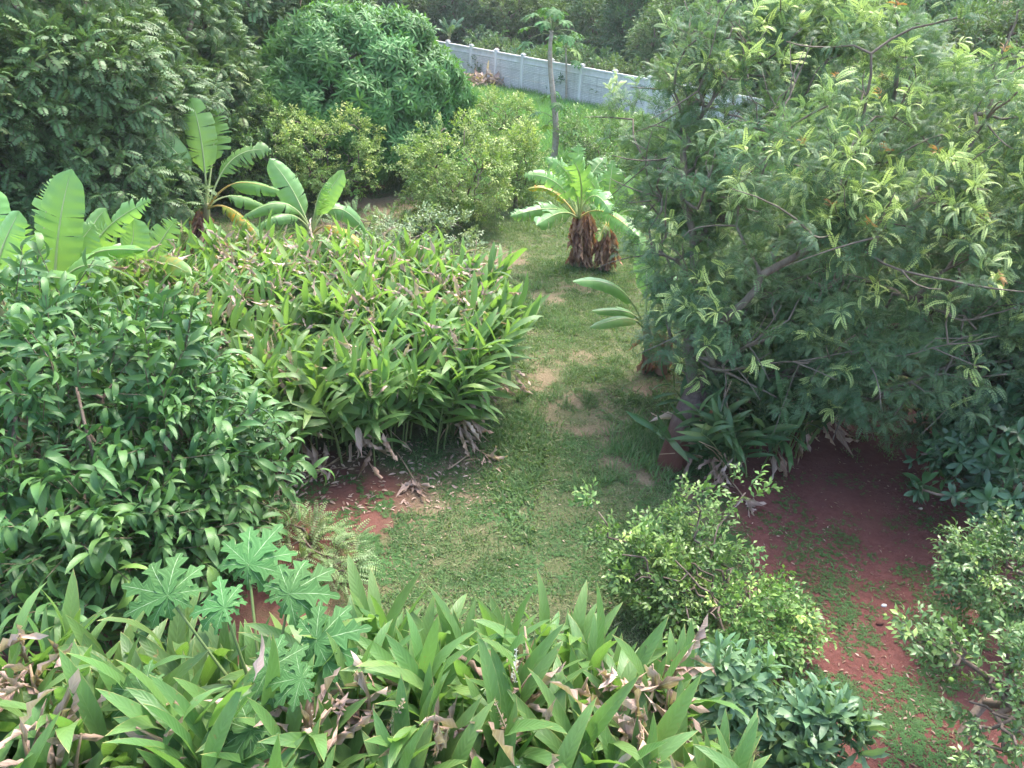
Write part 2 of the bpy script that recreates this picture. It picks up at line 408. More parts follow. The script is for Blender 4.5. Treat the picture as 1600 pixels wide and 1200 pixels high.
def thing(name, label, cat, loc, group=None):
    o = bpy.data.objects.new(name, None); C.objects.link(o); o.location = [float(q) for q in loc]
    o.empty_display_size = .2
    o['label'] = label; o['category'] = cat
    if group: o['group'] = group
    return o
def tag(o, label=None, cat=None, group=None, kind=None):
    for k, v in (('label', label), ('category', cat), ('group', group), ('kind', kind)):
        if v: o[k] = v
    return o
def copy_thing(o, loc, rotz, label, scale=1.):
    r = o.copy(); C.objects.link(r); r.location = [float(q) for q in loc]; r.rotation_euler = (0, 0, rotz); r.scale = (scale,) * 3; r['label'] = label
    for ch in [c for c in bpy.data.objects if c.parent == o]:
        c = ch.copy(); C.objects.link(c); c.parent = r
    return r

# ------------------------------------------------------------------ crowns and limbs
def lumps_in(rng, c, r, n, lr, zmin=.3, shell=(.55, .95)):
    k = np.arange(n) + .5; ph = np.arccos(1 - 2 * k / n); th = PI * (1 + 5 ** .5) * k + rng.random() * 6
    d = np.stack([np.cos(th) * np.sin(ph), np.sin(th) * np.sin(ph), np.cos(ph)], -1) + rng.normal(size=(n, 3)) * .12
    p = np.array(c) + nrm(d) * rng.uniform(shell[0], shell[1], (n, 1)) * np.array(r)
    L = np.concatenate([p, lr * rng.uniform(.55, 1.4, (n, 1))], 1)
    return L[L[:, 2] > zmin]
def crown(mb, rng, lumps, Ts, dens, size, up=.35, jit=.5, age=(0, .1), centre=None, flat=.8, zmin=.12, agetop=0., yl=0., agep=0., hole=0.):
    """sprays over each lump; density per square metre of lump surface"""
    P = []; D = []; A = []
    lumps = np.asarray(lumps, float)
    ctr = lumps[:, :3].mean(0) if centre is None else np.asarray(centre, float)
    ztop = lumps[:, 2].max(); zb = lumps[:, 2].min()
    for L in lumps:
        n = max(3, int(dens * 12.6 * L[3] ** 2))
        d = nrm(rng.normal(size=(n, 3)))
        o = nrm(L[:3] - ctr)
        keep = (d @ o) > rng.uniform(-1.1, .3, n); d = d[keep]; n = len(d)
        rr = L[3] * rng.uniform(.45, 1.0, (n, 1)) ** .6
        p = L[:3] + d * rr * np.array([1, 1, flat])
        dd = nrm(d + o * .5 + np.array([0, 0, up]) + rng.normal(size=(n, 3)) * jit)
        k = p[:, 2] > zmin
        if hole: k &= NZ(p[:, 0] * 1.5 + p[:, 2] * 1.1 + 40, p[:, 1] * 1.5 - p[:, 2] * 1.2 + 40, 2) + .25 * (rng.random(len(p)) - .5) > hole
        P.append(p[k]); D.append(dd[k])
        la = rng.random() ** 2 * (age[1] - age[0]) + age[0]
        A.append(np.clip(la + rng.normal(size=k.sum()) * .08 + agetop * ((p[k][:, 2] - zb) / max(.1, ztop - zb)) ** 2 * rng.random(k.sum())
                         + (rng.random(k.sum()) < agep) * rng.uniform(.5, 1., k.sum()), 0, 1))
    P = np.concatenate(P); D = np.concatenate(D); A = np.concatenate(A)
    mb.scatter(Ts, P, D, size * rng.uniform(.7, 1.2, len(P)), rng, age=A)
    return P, D
def limbs(mb, rng, base, lumps, r0=.15, trunk=None, seg=5, n=7, m=0, tip=.012, lift=.35, wob=.12, pw=.48, m2=None):
    """a trunk and limbs that reach every lump; each new limb leaves the nearest older one"""
    base = np.asarray(base, float); lumps = np.asarray(lumps, float)
    if trunk is None:
        trunk = [base, base + (0, 0, .5 * lumps[:, 2].min() + .2)]
    nodes = [np.asarray(p, float) for p in trunk]; par = [-1] + list(range(len(trunk) - 1))
    dist = [0.]
    for i in range(1, len(nodes)): dist.append(dist[-1] + np.linalg.norm(nodes[i] - nodes[i - 1]))
    chains = [list(range(len(nodes)))]
    order = np.argsort(np.linalg.norm(lumps[:, :3] - nodes[-1], axis=1))
    for j in order:
        tgt = lumps[j, :3]; NN = np.array(nodes[1:]); dd = np.linalg.norm(NN - tgt, axis=1) + .35 * np.array(dist[1:])
        dd = dd + 1.5 * np.maximum(0, NN[:, 2] - tgt[2])
        s = int(np.argmin(dd)) + 1; p0 = nodes[s]; ln = np.linalg.norm(tgt - p0)
        if ln < .05: continue
        k = max(2, min(seg, int(ln / .25) + 1)); ch = [s]; side = rng.normal(size=3) * wob * ln
        for i in range(1, k + 1):
            t = i / k; p = p0 + (tgt - p0) * t + np.array([0, 0, lift * ln * .4]) * math.sin(PI * t) * (1 if tgt[2] > p0[2] else .4) + side * math.sin(PI * t) + rng.normal(size=3) * .02 * ln * (i < k)
            nodes.append(p); par.append(ch[-1]); dist.append(dist[ch[-1]] + ln / k); ch.append(len(nodes) - 1)
        chains.append(ch)
    cnt = np.zeros(len(nodes))
    leafn = set(range(len(nodes))) - set(par)
    for l in leafn:
        i = l
        while i >= 0: cnt[i] += 1; i = par[i]
    tot = cnt[0]; rad = tip + (r0 - tip) * (cnt / tot) ** pw * .96
    for ch in chains:
        pts = [nodes[i] for i in ch]; rr = [rad[i] for i in ch]
        if len(ch) > 1 and ch[0] != 0: rr[0] = rr[1]
        if ch[0] == 0: rr[0] *= 1.35
        for i in range(1, len(ch) - 0):
            rr[i] = min(rr[i], rr[i - 1])
        if chains[0] is not ch: rr = [r * (1 - .35 * i / len(rr)) for i, r in enumerate(rr)]
        mb.tube(pts, rr, n if rr[0] > .03 else 5, m if (m2 is None or ch is chains[0]) else m2)
    return np.array(nodes)
def tree(name, label, cat, base, lumps, Ts, leafm, dens, size, bark='bark', r0=.12, group=None, seed=1, trunk=None, twig='twig', extra=None, **kw):
    rng = np.random.default_rng(seed)
    root = thing(name, label, cat, base, group)
    tb = MB(); limbs(tb, rng, base, lumps, r0, trunk, tip=kw.pop('tip', .01), wob=kw.pop('wob', .12)); tb.build('trunk', [bark], root)
    cb = MB(); crown(cb, rng, lumps, Ts, dens, size, **kw)
    if extra: extra(cb, rng)
    cb.build('crown', [leafm, twig] + ([kwm for kwm in ()]), root)
    return root

# ================================================================== GROUND
DB = []      # bare soil: (centre, radii, amount), placed where the soil shows on the ground
for px, py, rx, ry, k in [(775, 415, .7, 1.4, .8), (845, 590, .5, 1.1, .85), (735, 730, .9, .5, .75), (975, 722, .5, .3, .8), (1010, 745, .4, .3, .7), (620, 770, 1.3, .55, 1.),
                          (540, 800, 1.4, .7, .9), (480, 760, 1.6, .8, 1.), (360, 850, 1.0, 1.0, 1.), (600, 860, .8, .5, .55), (1130, 770, .7, .7, .9), (1300, 760, 1.6, 1.5, 1.2),
                          (1480, 780, 2.2, 1.5, 1.3), (1620, 800, 2.2, 2., 1.2), (1500, 900, 1.5, .9, .9), (1200, 690, 1.6, 1.3, 1.), (1560, 960, .8, .7, .8), (1290, 940, .9, 1.1, .68), (1220, 850, .8, .6, .75), (1320, 1120, .6, .7, .6),
                          (1400, 1080, 1.2, .9, .66), (1540, 1180, .8, .5, .8), (310, 400, 1., 1.2, .55), (260, 340, 2., 2., .4), (570, 330, 1.6, 2.6, .9), (560, 300, 2.5, 2.2, .8),
                          (905, 440, 1.1, .8, .55), (960, 690, 1.0, .5, .55), (870, 620, .7, 1.2, .6), (800, 500, .4, 1.2, .55), (700, 820, .8, .5, .4), (1040, 660, .6, .6, .5), (1030, 600, .8, .8, .55), (900, 660, 1., .3, .35), (830, 470, .8, .6, .5), (920, 560, .6, .5, .5), (150, 300, 4, 3, .9)]:
    p = at(px, py); DB.append((p[0], p[1], rx, ry, k))
def dirt(x, y):
    x = np.asarray(x, float); y = np.asarray(y, float); d = np.zeros(np.broadcast(x, y).shape)
    n1 = NZ(x * 1.1 + 50, y * 1.1 + 50, 3) - .5; n2 = NZ(x * 3.3 + 11, y * 3.3 + 20, 3) - .5
    for cx, cy_, rx, ry, k in DB:
        q = ((x - cx) / rx) ** 2 + ((y - cy_) / ry) ** 2
        d = np.maximum(d, k * np.exp(-q * .9))
    n3 = NZ(x * 8 + 31, y * 8 + 2, 2) - .5
    d = d + n1 * .9 + n2 * .9 + n3 * .5
    rs = np.clip((x - 2.35 + (9 - y) * .05) / .7, 0, 1) * np.clip((12.6 - y + 5 * n1) / 1.2, 0, 1)
    rs = np.maximum(rs, np.clip((-1.35 - x) / .6, 0, 1) * (y < 9.0) * .9)
    d = np.maximum(d, rs * (.80 + n1 * .5 + n2 * .7 + n3 * .3))
    return np.clip((d - .26) * 1.5, 0, 1)
def gz(x, y):
    return (NZ(np.asarray(x) * .5 + 30, np.asarray(y) * .5 + 30, 2) - .5) * .10

def axis(lo, hi, fine, far):
    a = np.arange(lo, hi, fine); e = np.geomspace(fine, far, 40)
    return np.concatenate([(lo - np.cumsum(e) * .9)[::-1], a, hi + np.cumsum(e) * .9])
gx = axis(-12, 14, .09, 60.); gy = axis(2.5, 24, .09, 60.)
X, Y = np.meshgrid(gx, gy, indexing='ij')
Z = gz(X, Y) + dirt(X, Y) * 0 + (NZ(X * 6, Y * 6, 2) - .5) * .02 * ((X > -12) & (X < 14) & (Y < 24))
nx, ny = X.shape
mb = MB(); V = np.stack([X, Y, Z], -1).reshape(-1, 3)
ii, jj = np.meshgrid(np.arange(nx - 1), np.arange(ny - 1), indexing='ij'); b = (ii * ny + jj).ravel()
A = np.zeros((len(V), 4)); A[:, 0] = np.maximum(dirt(X, Y), .72 * np.clip((X - 2.35 + (9 - Y) * .05) / .9, 0, 1) * np.clip((12.6 - Y + 4 * (NZ(X * .9, Y * .9, 3) - .5)) / 1.5, 0, 1)).ravel(); A[:, 1] = (np.clip((X - 2.0) / .8, 0, 1) * np.clip((14 - Y) / 1.5, 0, 1)).ravel(); A[:, 1] = np.maximum(A[:, 1], (np.clip((-.9 - X) / .6, 0, 1) * (Y < 9.2)).ravel() * .9)
mb.raw(V, np.stack([b, b + ny, b + ny + 1, b + 1], -1), A)
m, nt_, N, L = newmat('garden_soil_and_turf')
a_ = N.new('ShaderNodeAttribute'); a_.attribute_name = 'leaf'; s_ = N.new('ShaderNodeSeparateColor'); L.new(a_.outputs['Color'], s_.inputs[0])
g1 = noise(N, L, 1.3, 4); g2 = noise(N, L, 14., 5, rough=.7); g3 = noise(N, L, 55., 4, rough=.7)
g4 = noise(N, L, 2.2, 3); g5 = noise(N, L, 130., 3, rough=.7)
turf = mixc(N, L, mrange(N, L, g1, .35, .65), lin(.055, .080, .030), lin(.095, .115, .048))
turf = mixc(N, L, mrange(N, L, g3, .48, .62, 0., .7), turf, lin(.15, .12, .07))
turf = mixc(N, L, mrange(N, L, g5, .5, .7, 0., .8), turf, lin(.03, .05, .018))
soil = mixc(N, L, mrange(N, L, g2, .3, .7), lin(.10, .037, .029), lin(.155, .062, .050))
soil = mixc(N, L, mrange(N, L, g3, .58, .75, 0., .4), soil, lin(.15, .075, .062))
soil = mixc(N, L, mrange(N, L, g4, .35, .7, 0., .4), soil, lin(.07, .028, .026))
worn = mixc(N, L, mrange(N, L, g3, .35, .65), lin(.11, .085, .048), lin(.22, .175, .11))
worn = mixc(N, L, mrange(N, L, g2, .5, .7, 0., .6), worn, lin(.17, .105, .072))
soil = mixc(N, L, s_.outputs[1], worn, soil)
dd = mth(N, L, 'ADD', s_.outputs[0], mth(N, L, 'MULTIPLY', mth(N, L, 'SUBTRACT', g3, .5), .5))
col = mixc(N, L, mrange(N, L, dd, .0, .75), turf, soil)
p = N.new('ShaderNodeBsdfPrincipled'); L.new(col, p.inputs[0]); p.inputs['Roughness'].default_value = .95; p.inputs['Specular IOR Level'].default_value = .15
bp = N.new('ShaderNodeBump'); bp.inputs['Strength'].default_value = .8; bp.inputs['Distance'].default_value = .03
L.new(mth(N, L, 'ADD', g2, mth(N, L, 'MULTIPLY', g3, .4)), bp.inputs['Height']); L.new(bp.outputs[0], p.inputs['Normal'])
o_ = N.new('ShaderNodeOutputMaterial'); L.new(p.outputs[0], o_.inputs[0])
tag(mb.build('ground', [m]), kind='structure')

def pts_in_view(rng, n, pxr, pyr, z=0.):
    px = rng.uniform(*pxr, n); py = rng.uniform(*pyr, n)
    P = np.array([at(a, b) for a, b in zip(px, py)]); return P
def area_pts(rng, n, xr, yr):
    x = rng.uniform(*xr, n); y = rng.uniform(*yr, n); return x, y

rng = np.random.default_rng(11)
def blade(l=1., w=.07, b=1.0, n=2):
    return diamond(w * 1.3, .3, b * .35)
def tuft(n, spread, lo=.5, hi=1., w=.08, tilt=.7):
    ps = []
    for k in range(n):
        ph = rng.random() * 6.28; tl = tilt * rng.random() + .1
        d = np.array([math.cos(ph) * math.sin(tl), math.sin(ph) * math.sin(tl), math.cos(tl)])
        s = rng.uniform(lo, hi)
        ps.append((blade(w=w / s, b=rng.uniform(.3, 1.5)), fr1(d, (-d[0], -d[1], .6)) * s, (rng.normal() * spread, rng.normal() * spread, 0), rng.uniform(-.2, .2), (rng.random() < .08) * .8))
    t = compose(ps); return t
def upT(t):   # tufts are modelled with z up; scatter grows along local Y
    v = t['v'].copy(); v = np.stack([v[:, 0], v[:, 2], -v[:, 1]], -1); return dict(v=v, a=t['a'], q=t['q'], m=t['m'])
tuftsA = [upT(tuft(9, .45, .4, 1., .13, 1.1)) for k in range(5)]
x, y = area_pts(rng, 300000, (-12, 12), (3.2, 26))
keep = (np.abs(x) < y * .78 + 1.2) & (x > -10 + (y < 14) * 8.8 - (y < 9) * 1.5) & (x < 8.5 + 4 * NZ(x * .8 + 60, y * .8, 2))
x = x[keep]; y = y[keep]; dt = dirt(x, y); RG = ((x > 2.2) | (x < -1.3)) * (y < 9.5); keep = rng.random(len(x)) > dt * (1.15 - .45 * RG) + .40 * RG
dens = np.clip(NZ(x * 1.7 + 5, y * 1.7, 3) * 2.6 - .55, .25, 1) * (1 - .70 * RG); keep &= rng.random(len(x)) < dens
x = x[keep]; y = y[keep]
sz = .07 * (1 + .6 * (NZ(x * .9 + 80, y * .9, 2) > .62)) * rng.uniform(.6, 1.4, len(x))
print('lawn tufts', len(x))
mb = MB(); mb.scatter(tuftsA, np.stack([x, y, gz(x, y) - .008], -1), np.tile((0, 0, 1.), (len(x), 1)) + rng.normal(size=(len(x), 3)) * .1, sz, rng,
                      U=rng.normal(size=(len(x), 3)), age=np.clip(rng.normal(size=len(x)) * .2 + .1 + (NZ(x * .8, y * .8, 2) - .5), 0, .7), rand=np.clip(NZ(x * .6 + 9, y * .6, 3) + rng.normal(size=len(x)) * .15, 0, 1))
tag(mb.build('lawn_grass', ['grass']), kind='stuff')

# longer tufts on the lawn, clumpy
mb = MB(); tuftsB = [upT(tuft(12, .22, .5, 1., .05, .8)) for k in range(4)]
x, y = area_pts(rng, 9000, (-1.5, 5), (8.5, 24)); k = (NZ(x * .7 + 3, y * .7 + 8, 2) > .56) & (dirt(x, y) < .3) & (x < .5 + y * .12); x = x[k]; y = y[k]
mb.scatter(tuftsB, np.stack([x, y, gz(x, y)], -1), np.tile((0, 0, 1.), (len(x), 1)), rng.uniform(.09, .2, len(x)), rng, U=rng.normal(size=(len(x), 3)))
# round the foot of the big tree
q = at(1040, 700); n = 500; x = q[0] + rng.normal(size=n) * .35; y = q[1] + rng.normal(size=n) * .4
mb.scatter(tuftsB, np.stack([x, y, gz(x, y)], -1), np.tile((0, 0, 1.), (n, 1)), rng.uniform(.12, .26, n), rng, U=rng.normal(size=(n, 3)))
tag(mb.build('grass_tufts', ['grass']), kind='stuff')

# long bright grass towards the boundary wall
mb = MB(); tuftsC = [upT(tuft(14, .3, .5, 1., .045, .6)) for k in range(4)]
x, y = area_pts(rng, 60000, (-16, 22), (23.5, 47)); k = (y > 24 + .12 * np.abs(x) + 2 * (NZ(x * .4, y * .4, 2) - .5)) & (y < 43.2 - 1.25 * x + 1.5) & (np.abs(x) < y * .6); x = x[k]; y = y[k]
k = rng.random(len(x)) < np.clip((y - 22) / 7, .25, 1) * .8; x = x[k]; y = y[k]
mb.scatter(tuftsC, np.stack([x, y, gz(x, y)], -1), np.tile((0, 0, 1.), (len(x), 1)) + rng.normal(size=(len(x), 3)) * .12, rng.uniform(.25, .6, len(x)), rng, U=rng.normal(size=(len(x), 3)),
           rand=np.clip(NZ(x * .5, y * .5, 2) + rng.normal(size=len(x)) * .1, 0, 1))
tag(mb.build('meadow_grass', ['meadow']), kind='stuff')

# creeping weeds on the red soil and in the lawn
mb = MB(); wl = [diamond(.5), diamond(.6, .5, .2), diamond(.45)]
wt = [upT(compose([(wl[rng.integers(3)], fr1((math.cos(a), math.sin(a), rng.uniform(.1, .5)), (0, 0, 1)) * rng.uniform(.6, 1), (rng.normal() * .5, rng.normal() * .5, .1), rng.uniform(-.2, .2), 0) for a in rng.uniform(0, 6.28, 8)])) for k in range(4)]
P = pts_in_view(rng, 60000, (900, 1620), (740, 1230)); x, y = P[:, 0], P[:, 1]; d = dirt(x, y)
k = (d > .02) & (NZ(x * 2.2 + 7, y * 2.2 + 3, 3) + .25 * NZ(x * 9, y * 9, 2) + .75 * rng.random(len(d)) > 1.08 + .25 * np.clip((d - .6) * 2.5, 0, 1)) & (y < 9.6); x = x[k]; y = y[k]
mb.scatter(wt, np.stack([x, y, gz(x, y) + .004], -1), np.tile((0, 0, 1.), (len(x), 1)), rng.uniform(.014, .032, len(x)), rng, U=rng.normal(size=(len(x), 3)))
P = pts_in_view(rng, 22000, (560, 1150), (560, 930)); x, y = P[:, 0], P[:, 1]; k = (NZ(x * 2 + 90, y * 2, 3) > .52) & (dirt(x, y) < .8); x = x[k]; y = y[k]
mb.scatter(wt, np.stack([x, y, gz(x, y) + .004], -1), np.tile((0, 0, 1.), (len(x), 1)), rng.uniform(.014, .03, len(x)), rng, U=rng.normal(size=(len(x), 3)))
P = pts_in_view(rng, 5000, (340, 640), (740, 930)); x, y = P[:, 0], P[:, 1]; k = (NZ(x * 2 + 90, y * 2, 3) > .55); x = x[k]; y = y[k]
mb.scatter(wt, np.stack([x, y, gz(x, y) + .004], -1), np.tile((0, 0, 1.), (len(x), 1)), rng.uniform(.016, .035, len(x)), rng, U=rng.normal(size=(len(x), 3)))
tag(mb.build('ground_weeds', ['weed']), kind='stuff')

# small dead leaves and straw lying about
mb = MB(); dl = [leaf(3, .35, rng.uniform(-.8, .8), .5, rng=rng) for k in range(4)]
P = pts_in_view(rng, 1500, (330, 1620), (400, 1200)); x, y = P[:, 0], P[:, 1]; k = NZ(x * 1.3 + 4, y * 1.3, 2) > .42; x = x[k]; y = y[k]; n = len(x)
mb.scatter(dl, np.stack([x, y, gz(x, y) + .02], -1), nrm(np.concatenate([rng.normal(size=(n, 2)), rng.normal(size=(n, 1)) * .15], 1)), rng.uniform(.02, .06, n), rng, age=rng.random(n) ** .7)
P = pts_in_view(rng, 900, (1120, 1620), (690, 1220)); x, y = P[:, 0], P[:, 1]; n = len(x)
mb.scatter(dl, np.stack([x, y, gz(x, y) + .012], -1), nrm(np.concatenate([rng.normal(size=(n, 2)), rng.normal(size=(n, 1)) * .15], 1)), rng.uniform(.015, .06, n), rng, age=.6 + .4 * rng.random(n))
P = pts_in_view(rng, 500, (430, 800), (690, 800)); x, y = P[:, 0], P[:, 1]; n = len(x)
mb.scatter(dl, np.stack([x, y, gz(x, y) + .012], -1), nrm(np.concatenate([rng.normal(size=(n, 2)), rng.normal(size=(n, 1)) * .15], 1)), rng.uniform(.02, .11, n), rng, age=.5 * rng.random(n))
tag(mb.build('leaf_litter', ['dry']), kind='stuff')

# ================================================================== BOUNDARY WALL
WA, WB = at(737, 73, 1.8), at(1028, 125, 1.8)
wd = nrm((WB - WA) * (1, 1, 0)); wl_ = np.linalg.norm((WB - WA)[:2]); sp_ = wl_ / 6.2
print('wall', WA, WB, 'post spacing', sp_)
m, nt_, N, L = newmat('precast_concrete')
geo = N.new('ShaderNodeTexCoord')
br = N.new('ShaderNodeTexBrick'); br.inputs['Scale'].default_value = 1.0; br.inputs['Mortar Size'].default_value = .012
br.inputs['Brick Width'].default_value = .28; br.inputs['Row Height'].default_value = .075; br.inputs['Bias'].default_value = 0.
br.inputs[1].default_value = lin(.66, .63, .58); br.inputs[2].default_value = lin(.76, .73, .68); br.inputs[3].default_value = lin(.50, .47, .44)
uvn = N.new('ShaderNodeAttribute'); uvn.attribute_name = 'leaf'
sxyz = N.new('ShaderNodeSeparateColor'); L.new(uvn.outputs['Color'], sxyz.inputs[0])
cx = N.new('ShaderNodeCombineXYZ'); L.new(sxyz.outputs[1], cx.inputs[0]); L.new(sxyz.outputs[2], cx.inputs[1]); L.new(cx.outputs[0], br.inputs['Vector'])
n1 = noise(N, L, 1.2, 4); n2 = noise(N, L, 9., 4)
c = mixc(N, L, mrange(N, L, n1, .4, .7, 0., .45), br.outputs[0], lin(.40, .38, .34)); c = mixc(N, L, mrange(N, L, n2, .5, .8, 0., .3), c, lin(.66, .66, .68))
p = N.new('ShaderNodeBsdfPrincipled'); L.new(c, p.inputs[0]); p.inputs['Roughness'].default_value = .9
mp_ = N.new('ShaderNodeMapping'); mp_.inputs['Scale'].default_value = (3.5, .35, 1); L.new(cx.outputs[0], mp_.inputs[0])
c = mixc(N, L, mrange(N, L, noise(N, L, 1., 4, mp_.outputs[0]), .5, .72, 0., .5), c, lin(.36, .35, .32))
c = mixc(N, L, mrange(N, L, mth(N, L, 'ADD', sxyz.outputs[2], mth(N, L, 'MULTIPLY', n2, .5)), .25, .6, .7, 0.), c, lin(.34, .22, .16))
L.new(c, p.inputs[0])
bp = N.new('ShaderNodeBump'); bp.inputs['Distance'].default_value = .02; L.new(br.outputs[1], bp.inputs['Height']); bp.invert = True; L.new(bp.outputs[0], p.inputs['Normal'])
o_ = N.new('ShaderNodeOutputMaterial'); L.new(p.outputs[0], o_.inputs[0]); M['panel'] = m
M['post'] = barkmat('cast_concrete_post', (.60, .57, .53), (.76, .73, .69), 3., .85, .15)
root = thing('boundary_wall', 'long pale grey precast concrete wall with brick pattern panels and capped posts', 'wall', (WA[0], WA[1], 0))
wx = np.array([wd[0], wd[1], 0]); wn = np.array([wd[1], -wd[0], 0]); 
if wn[1] > 0: wn = -wn
Mw = np.stack([wx, -wn, (0, 0, 1.)], -1)
def wbox(mb, u0, u1, v0, v1, z0, z1, uv=False):
    cs = WA * (1, 1, 0) + wx * (u0 + u1) / 2 + wn * (v0 + v1) / 2 + np.array([0, 0, (z0 + z1) / 2])
    k = mb.n; mb.box(cs, np.array([(u1 - u0), (v1 - v0), (z1 - z0)]) / 2, Mw)
    if uv:
        V = mb.V[-1] - WA * (1, 1, 0); A = mb.A[-1]; A[:, 1] = V @ wx; A[:, 2] = V[:, 2]; A[:, 0] = .5
for i in range(-7, 14):
    u = i * sp_
    mb = MB(); wbox(mb, u - .075, u + .075, -.075, .09, -.1, 1.84); wbox(mb, u - .1, u + .1, -.1, .115, 1.84, 1.885); wbox(mb, u - .06, u + .06, -.06, .07, 1.885, 1.93)
    mb.build('post', ['post'], root, smooth=False)
    if i == 13: continue
    mb = MB()
    for k in range(4):
        wbox(mb, u + .078, u + sp_ - .078, -.02 - .004 * (k % 2), .03 + .004 * (k % 2), .02 + k * .36, .365 + k * .36, True)
    mb.build('panel', ['panel'], root, smooth=False)
    mb = MB(); wbox(mb, u + .078, u + sp_ - .078, -.035, .045, 1.465, 1.52)
    nb = 24
    for k in range(nb):
        uu = u + .09 + (sp_ - .18) * (k + .5) / nb; wbox(mb, uu - .022, uu + .022, -.02, .03, 1.52, 1.72)
    wbox(mb, u + .078, u + sp_ - .078, -.005, .01, 1.52, 1.72)
    wbox(mb, u + .078, u + sp_ - .078, -.05, .06, 1.72, 1.79)
    mb.build('coping', ['post'], root, smooth=False)

# ================================================================== BANANAS
def bez(c, t):
    c = np.asarray(c, float); t = np.asarray(t)[:, None]
    if len(c) == 3: return (1 - t) ** 2 * c[0] + 2 * t * (1 - t) * c[1] + t ** 2 * c[2]
    return (1 - t) ** 3 * c[0] + 3 * t * (1 - t) ** 2 * c[1] + 3 * t ** 2 * (1 - t) * c[2] + t ** 3 * c[3]
def banana_leaf(rng, pts, width, start=.22, tear=.35, age=0., face=(0, -.45, 1.), droop=.35, n=30, rib=.022, name='leaf', parent=None, mats=('banana', 'rib'), rnd=None, split=1., tmin=.12):
    """pts: control points of petiole + midrib; lamina from 'start' to the tip, torn into strips along its cross veins"""
    mb = MB(); width *= 1.18; t = np.linspace(0, 1, n + 1); c = bez(pts, t)
    rr = rib * (1.25 - t * 1.1); mb.tube(c, np.maximum(rr, .004), 6, 1)
    rnd = rng.random() if rnd is None else rnd
    t = np.linspace(start, 1, 2 * n + 1); c = bez(pts, t); d = nrm(np.gradient(c, axis=0)); s = (t - start) / (1 - start)
    hw = width / 2 * np.clip(np.sin(PI * (s * .93 + .035)), 0, 1) ** .42 * (1 - .25 * s)
    hw = hw * (1 - np.clip((s - .86) / .14, 0, 1) ** 2 * .75) * np.clip(s * 9 + .25, 0, 1)
    face = nrm(np.array(face)); sx = nrm(np.cross(d, face)); up = np.cross(sx, d)
    for side in (-1, 1):
        i = 0; k = 2 * n
        while i < k:
            g = int(min(k - i, max(2, rng.exponential(2.2 / max(tear, .03)) + 1)))
            dr = droop + rng.uniform(-.15, .3) * split * (.4 + tear); lean = .16 + rng.normal() * .05; sh = rng.uniform(.86, 1.02)
            if rng.random() < .1 * tear * 2: sh *= rng.uniform(.6, .85)
            rows = []; ars = []
            for j in range(i, i + g + 1):
                e = (j - i) / g * 2 - 1
                pull = -e * (.045 + .19 * tear) * width * .25 if g < k else 0
                base = c[j] + up[j] * .004; row = []
                for q, fr in ((0, 0.), (1, .35), (2, .7), (3, 1.)):
                    a_ = dr * fr * 1.3 - .12
                    row.append(base + sx[j] * side * hw[j] * sh * fr * math.cos(a_) - up[j] * hw[j] * sh * fr * math.sin(a_) + d[j] * (hw[j] * fr * lean + pull * fr ** 2)
                               + up[j] * .008 * width * math.sin(j * .9) * fr)
                rows.append(row); ars.append([(rnd, s[j], side * fr, age) for fr in (0, .35, .7, 1.)])
            V = np.array(rows).reshape(-1, 3); A = np.array(ars).reshape(-1, 4); Q = []
            for r_ in range(g):
                for q in range(3):
                    b0 = r_ * 4 + q; Q.append((b0, b0 + 1, b0 + 5, b0 + 4))
            mb.raw(V, Q, A, 0); i += g
    return mb.build(name, list(mats), parent)

def stem_tube(name, pts, rad, mat, parent, n=12, lump=0., rng=None):
    mb = MB(); pts = np.array(pts, float); t = np.linspace(0, 1, 12); c = bez([pts[0], (pts[0] + pts[-1]) / 2 if len(pts) < 3 else pts[1], pts[-1]], t)
    r_ = np.interp(t, np.linspace(0, 1, len(rad)), rad)
    if rng is not None: r_ = r_ * (1 + rng.normal(size=12) * lump)
    mb.tube(c, r_, n, 0); return mb.build(name, [mat], parent)
def dry_strip(rng, w=.22, n=6):
    return leaf(n, w, rng.uniform(-.6, .9), rng.uniform(.7, 1.45), wave=.3, rng=rng, twist=rng.uniform(-2., 2.), side=rng.uniform(-.15, .15), curlw=.5)
rng = np.random.default_rng(77)
DRY = [dry_strip(rng) for k in range(8)]
def skirt(rng, base, h, r, n, parent, L=(.35, .7), name='dry_leaves', mat='drybrown', w=1.3, spread=.3):
    mb = MB(); th = rng.random(n) * 6.28; z = rng.uniform(.25, 1., n) * h
    o = np.stack([np.cos(th), np.sin(th), np.zeros(n)], -1)
    P = np.array(base) + o * (r * rng.uniform(.5, 1., (n, 1))) + np.stack([np.zeros(n), np.zeros(n), z], -1)
    D = o * spread * rng.uniform(.3, 1.5, (n, 1)) + np.array([0, 0, -1.]) + rng.normal(size=(n, 3)) * .15
    Ls = np.minimum(rng.uniform(L[0], L[1], n), np.maximum(P[:, 2] - .0, .12) * 1.1)
    mb.scatter(DRY, P, D, Ls, rng, U=o + rng.normal(size=(n, 3)) * .4, age=rng.random(n) ** 3 * .8)
    return mb.build(name, [mat], parent)

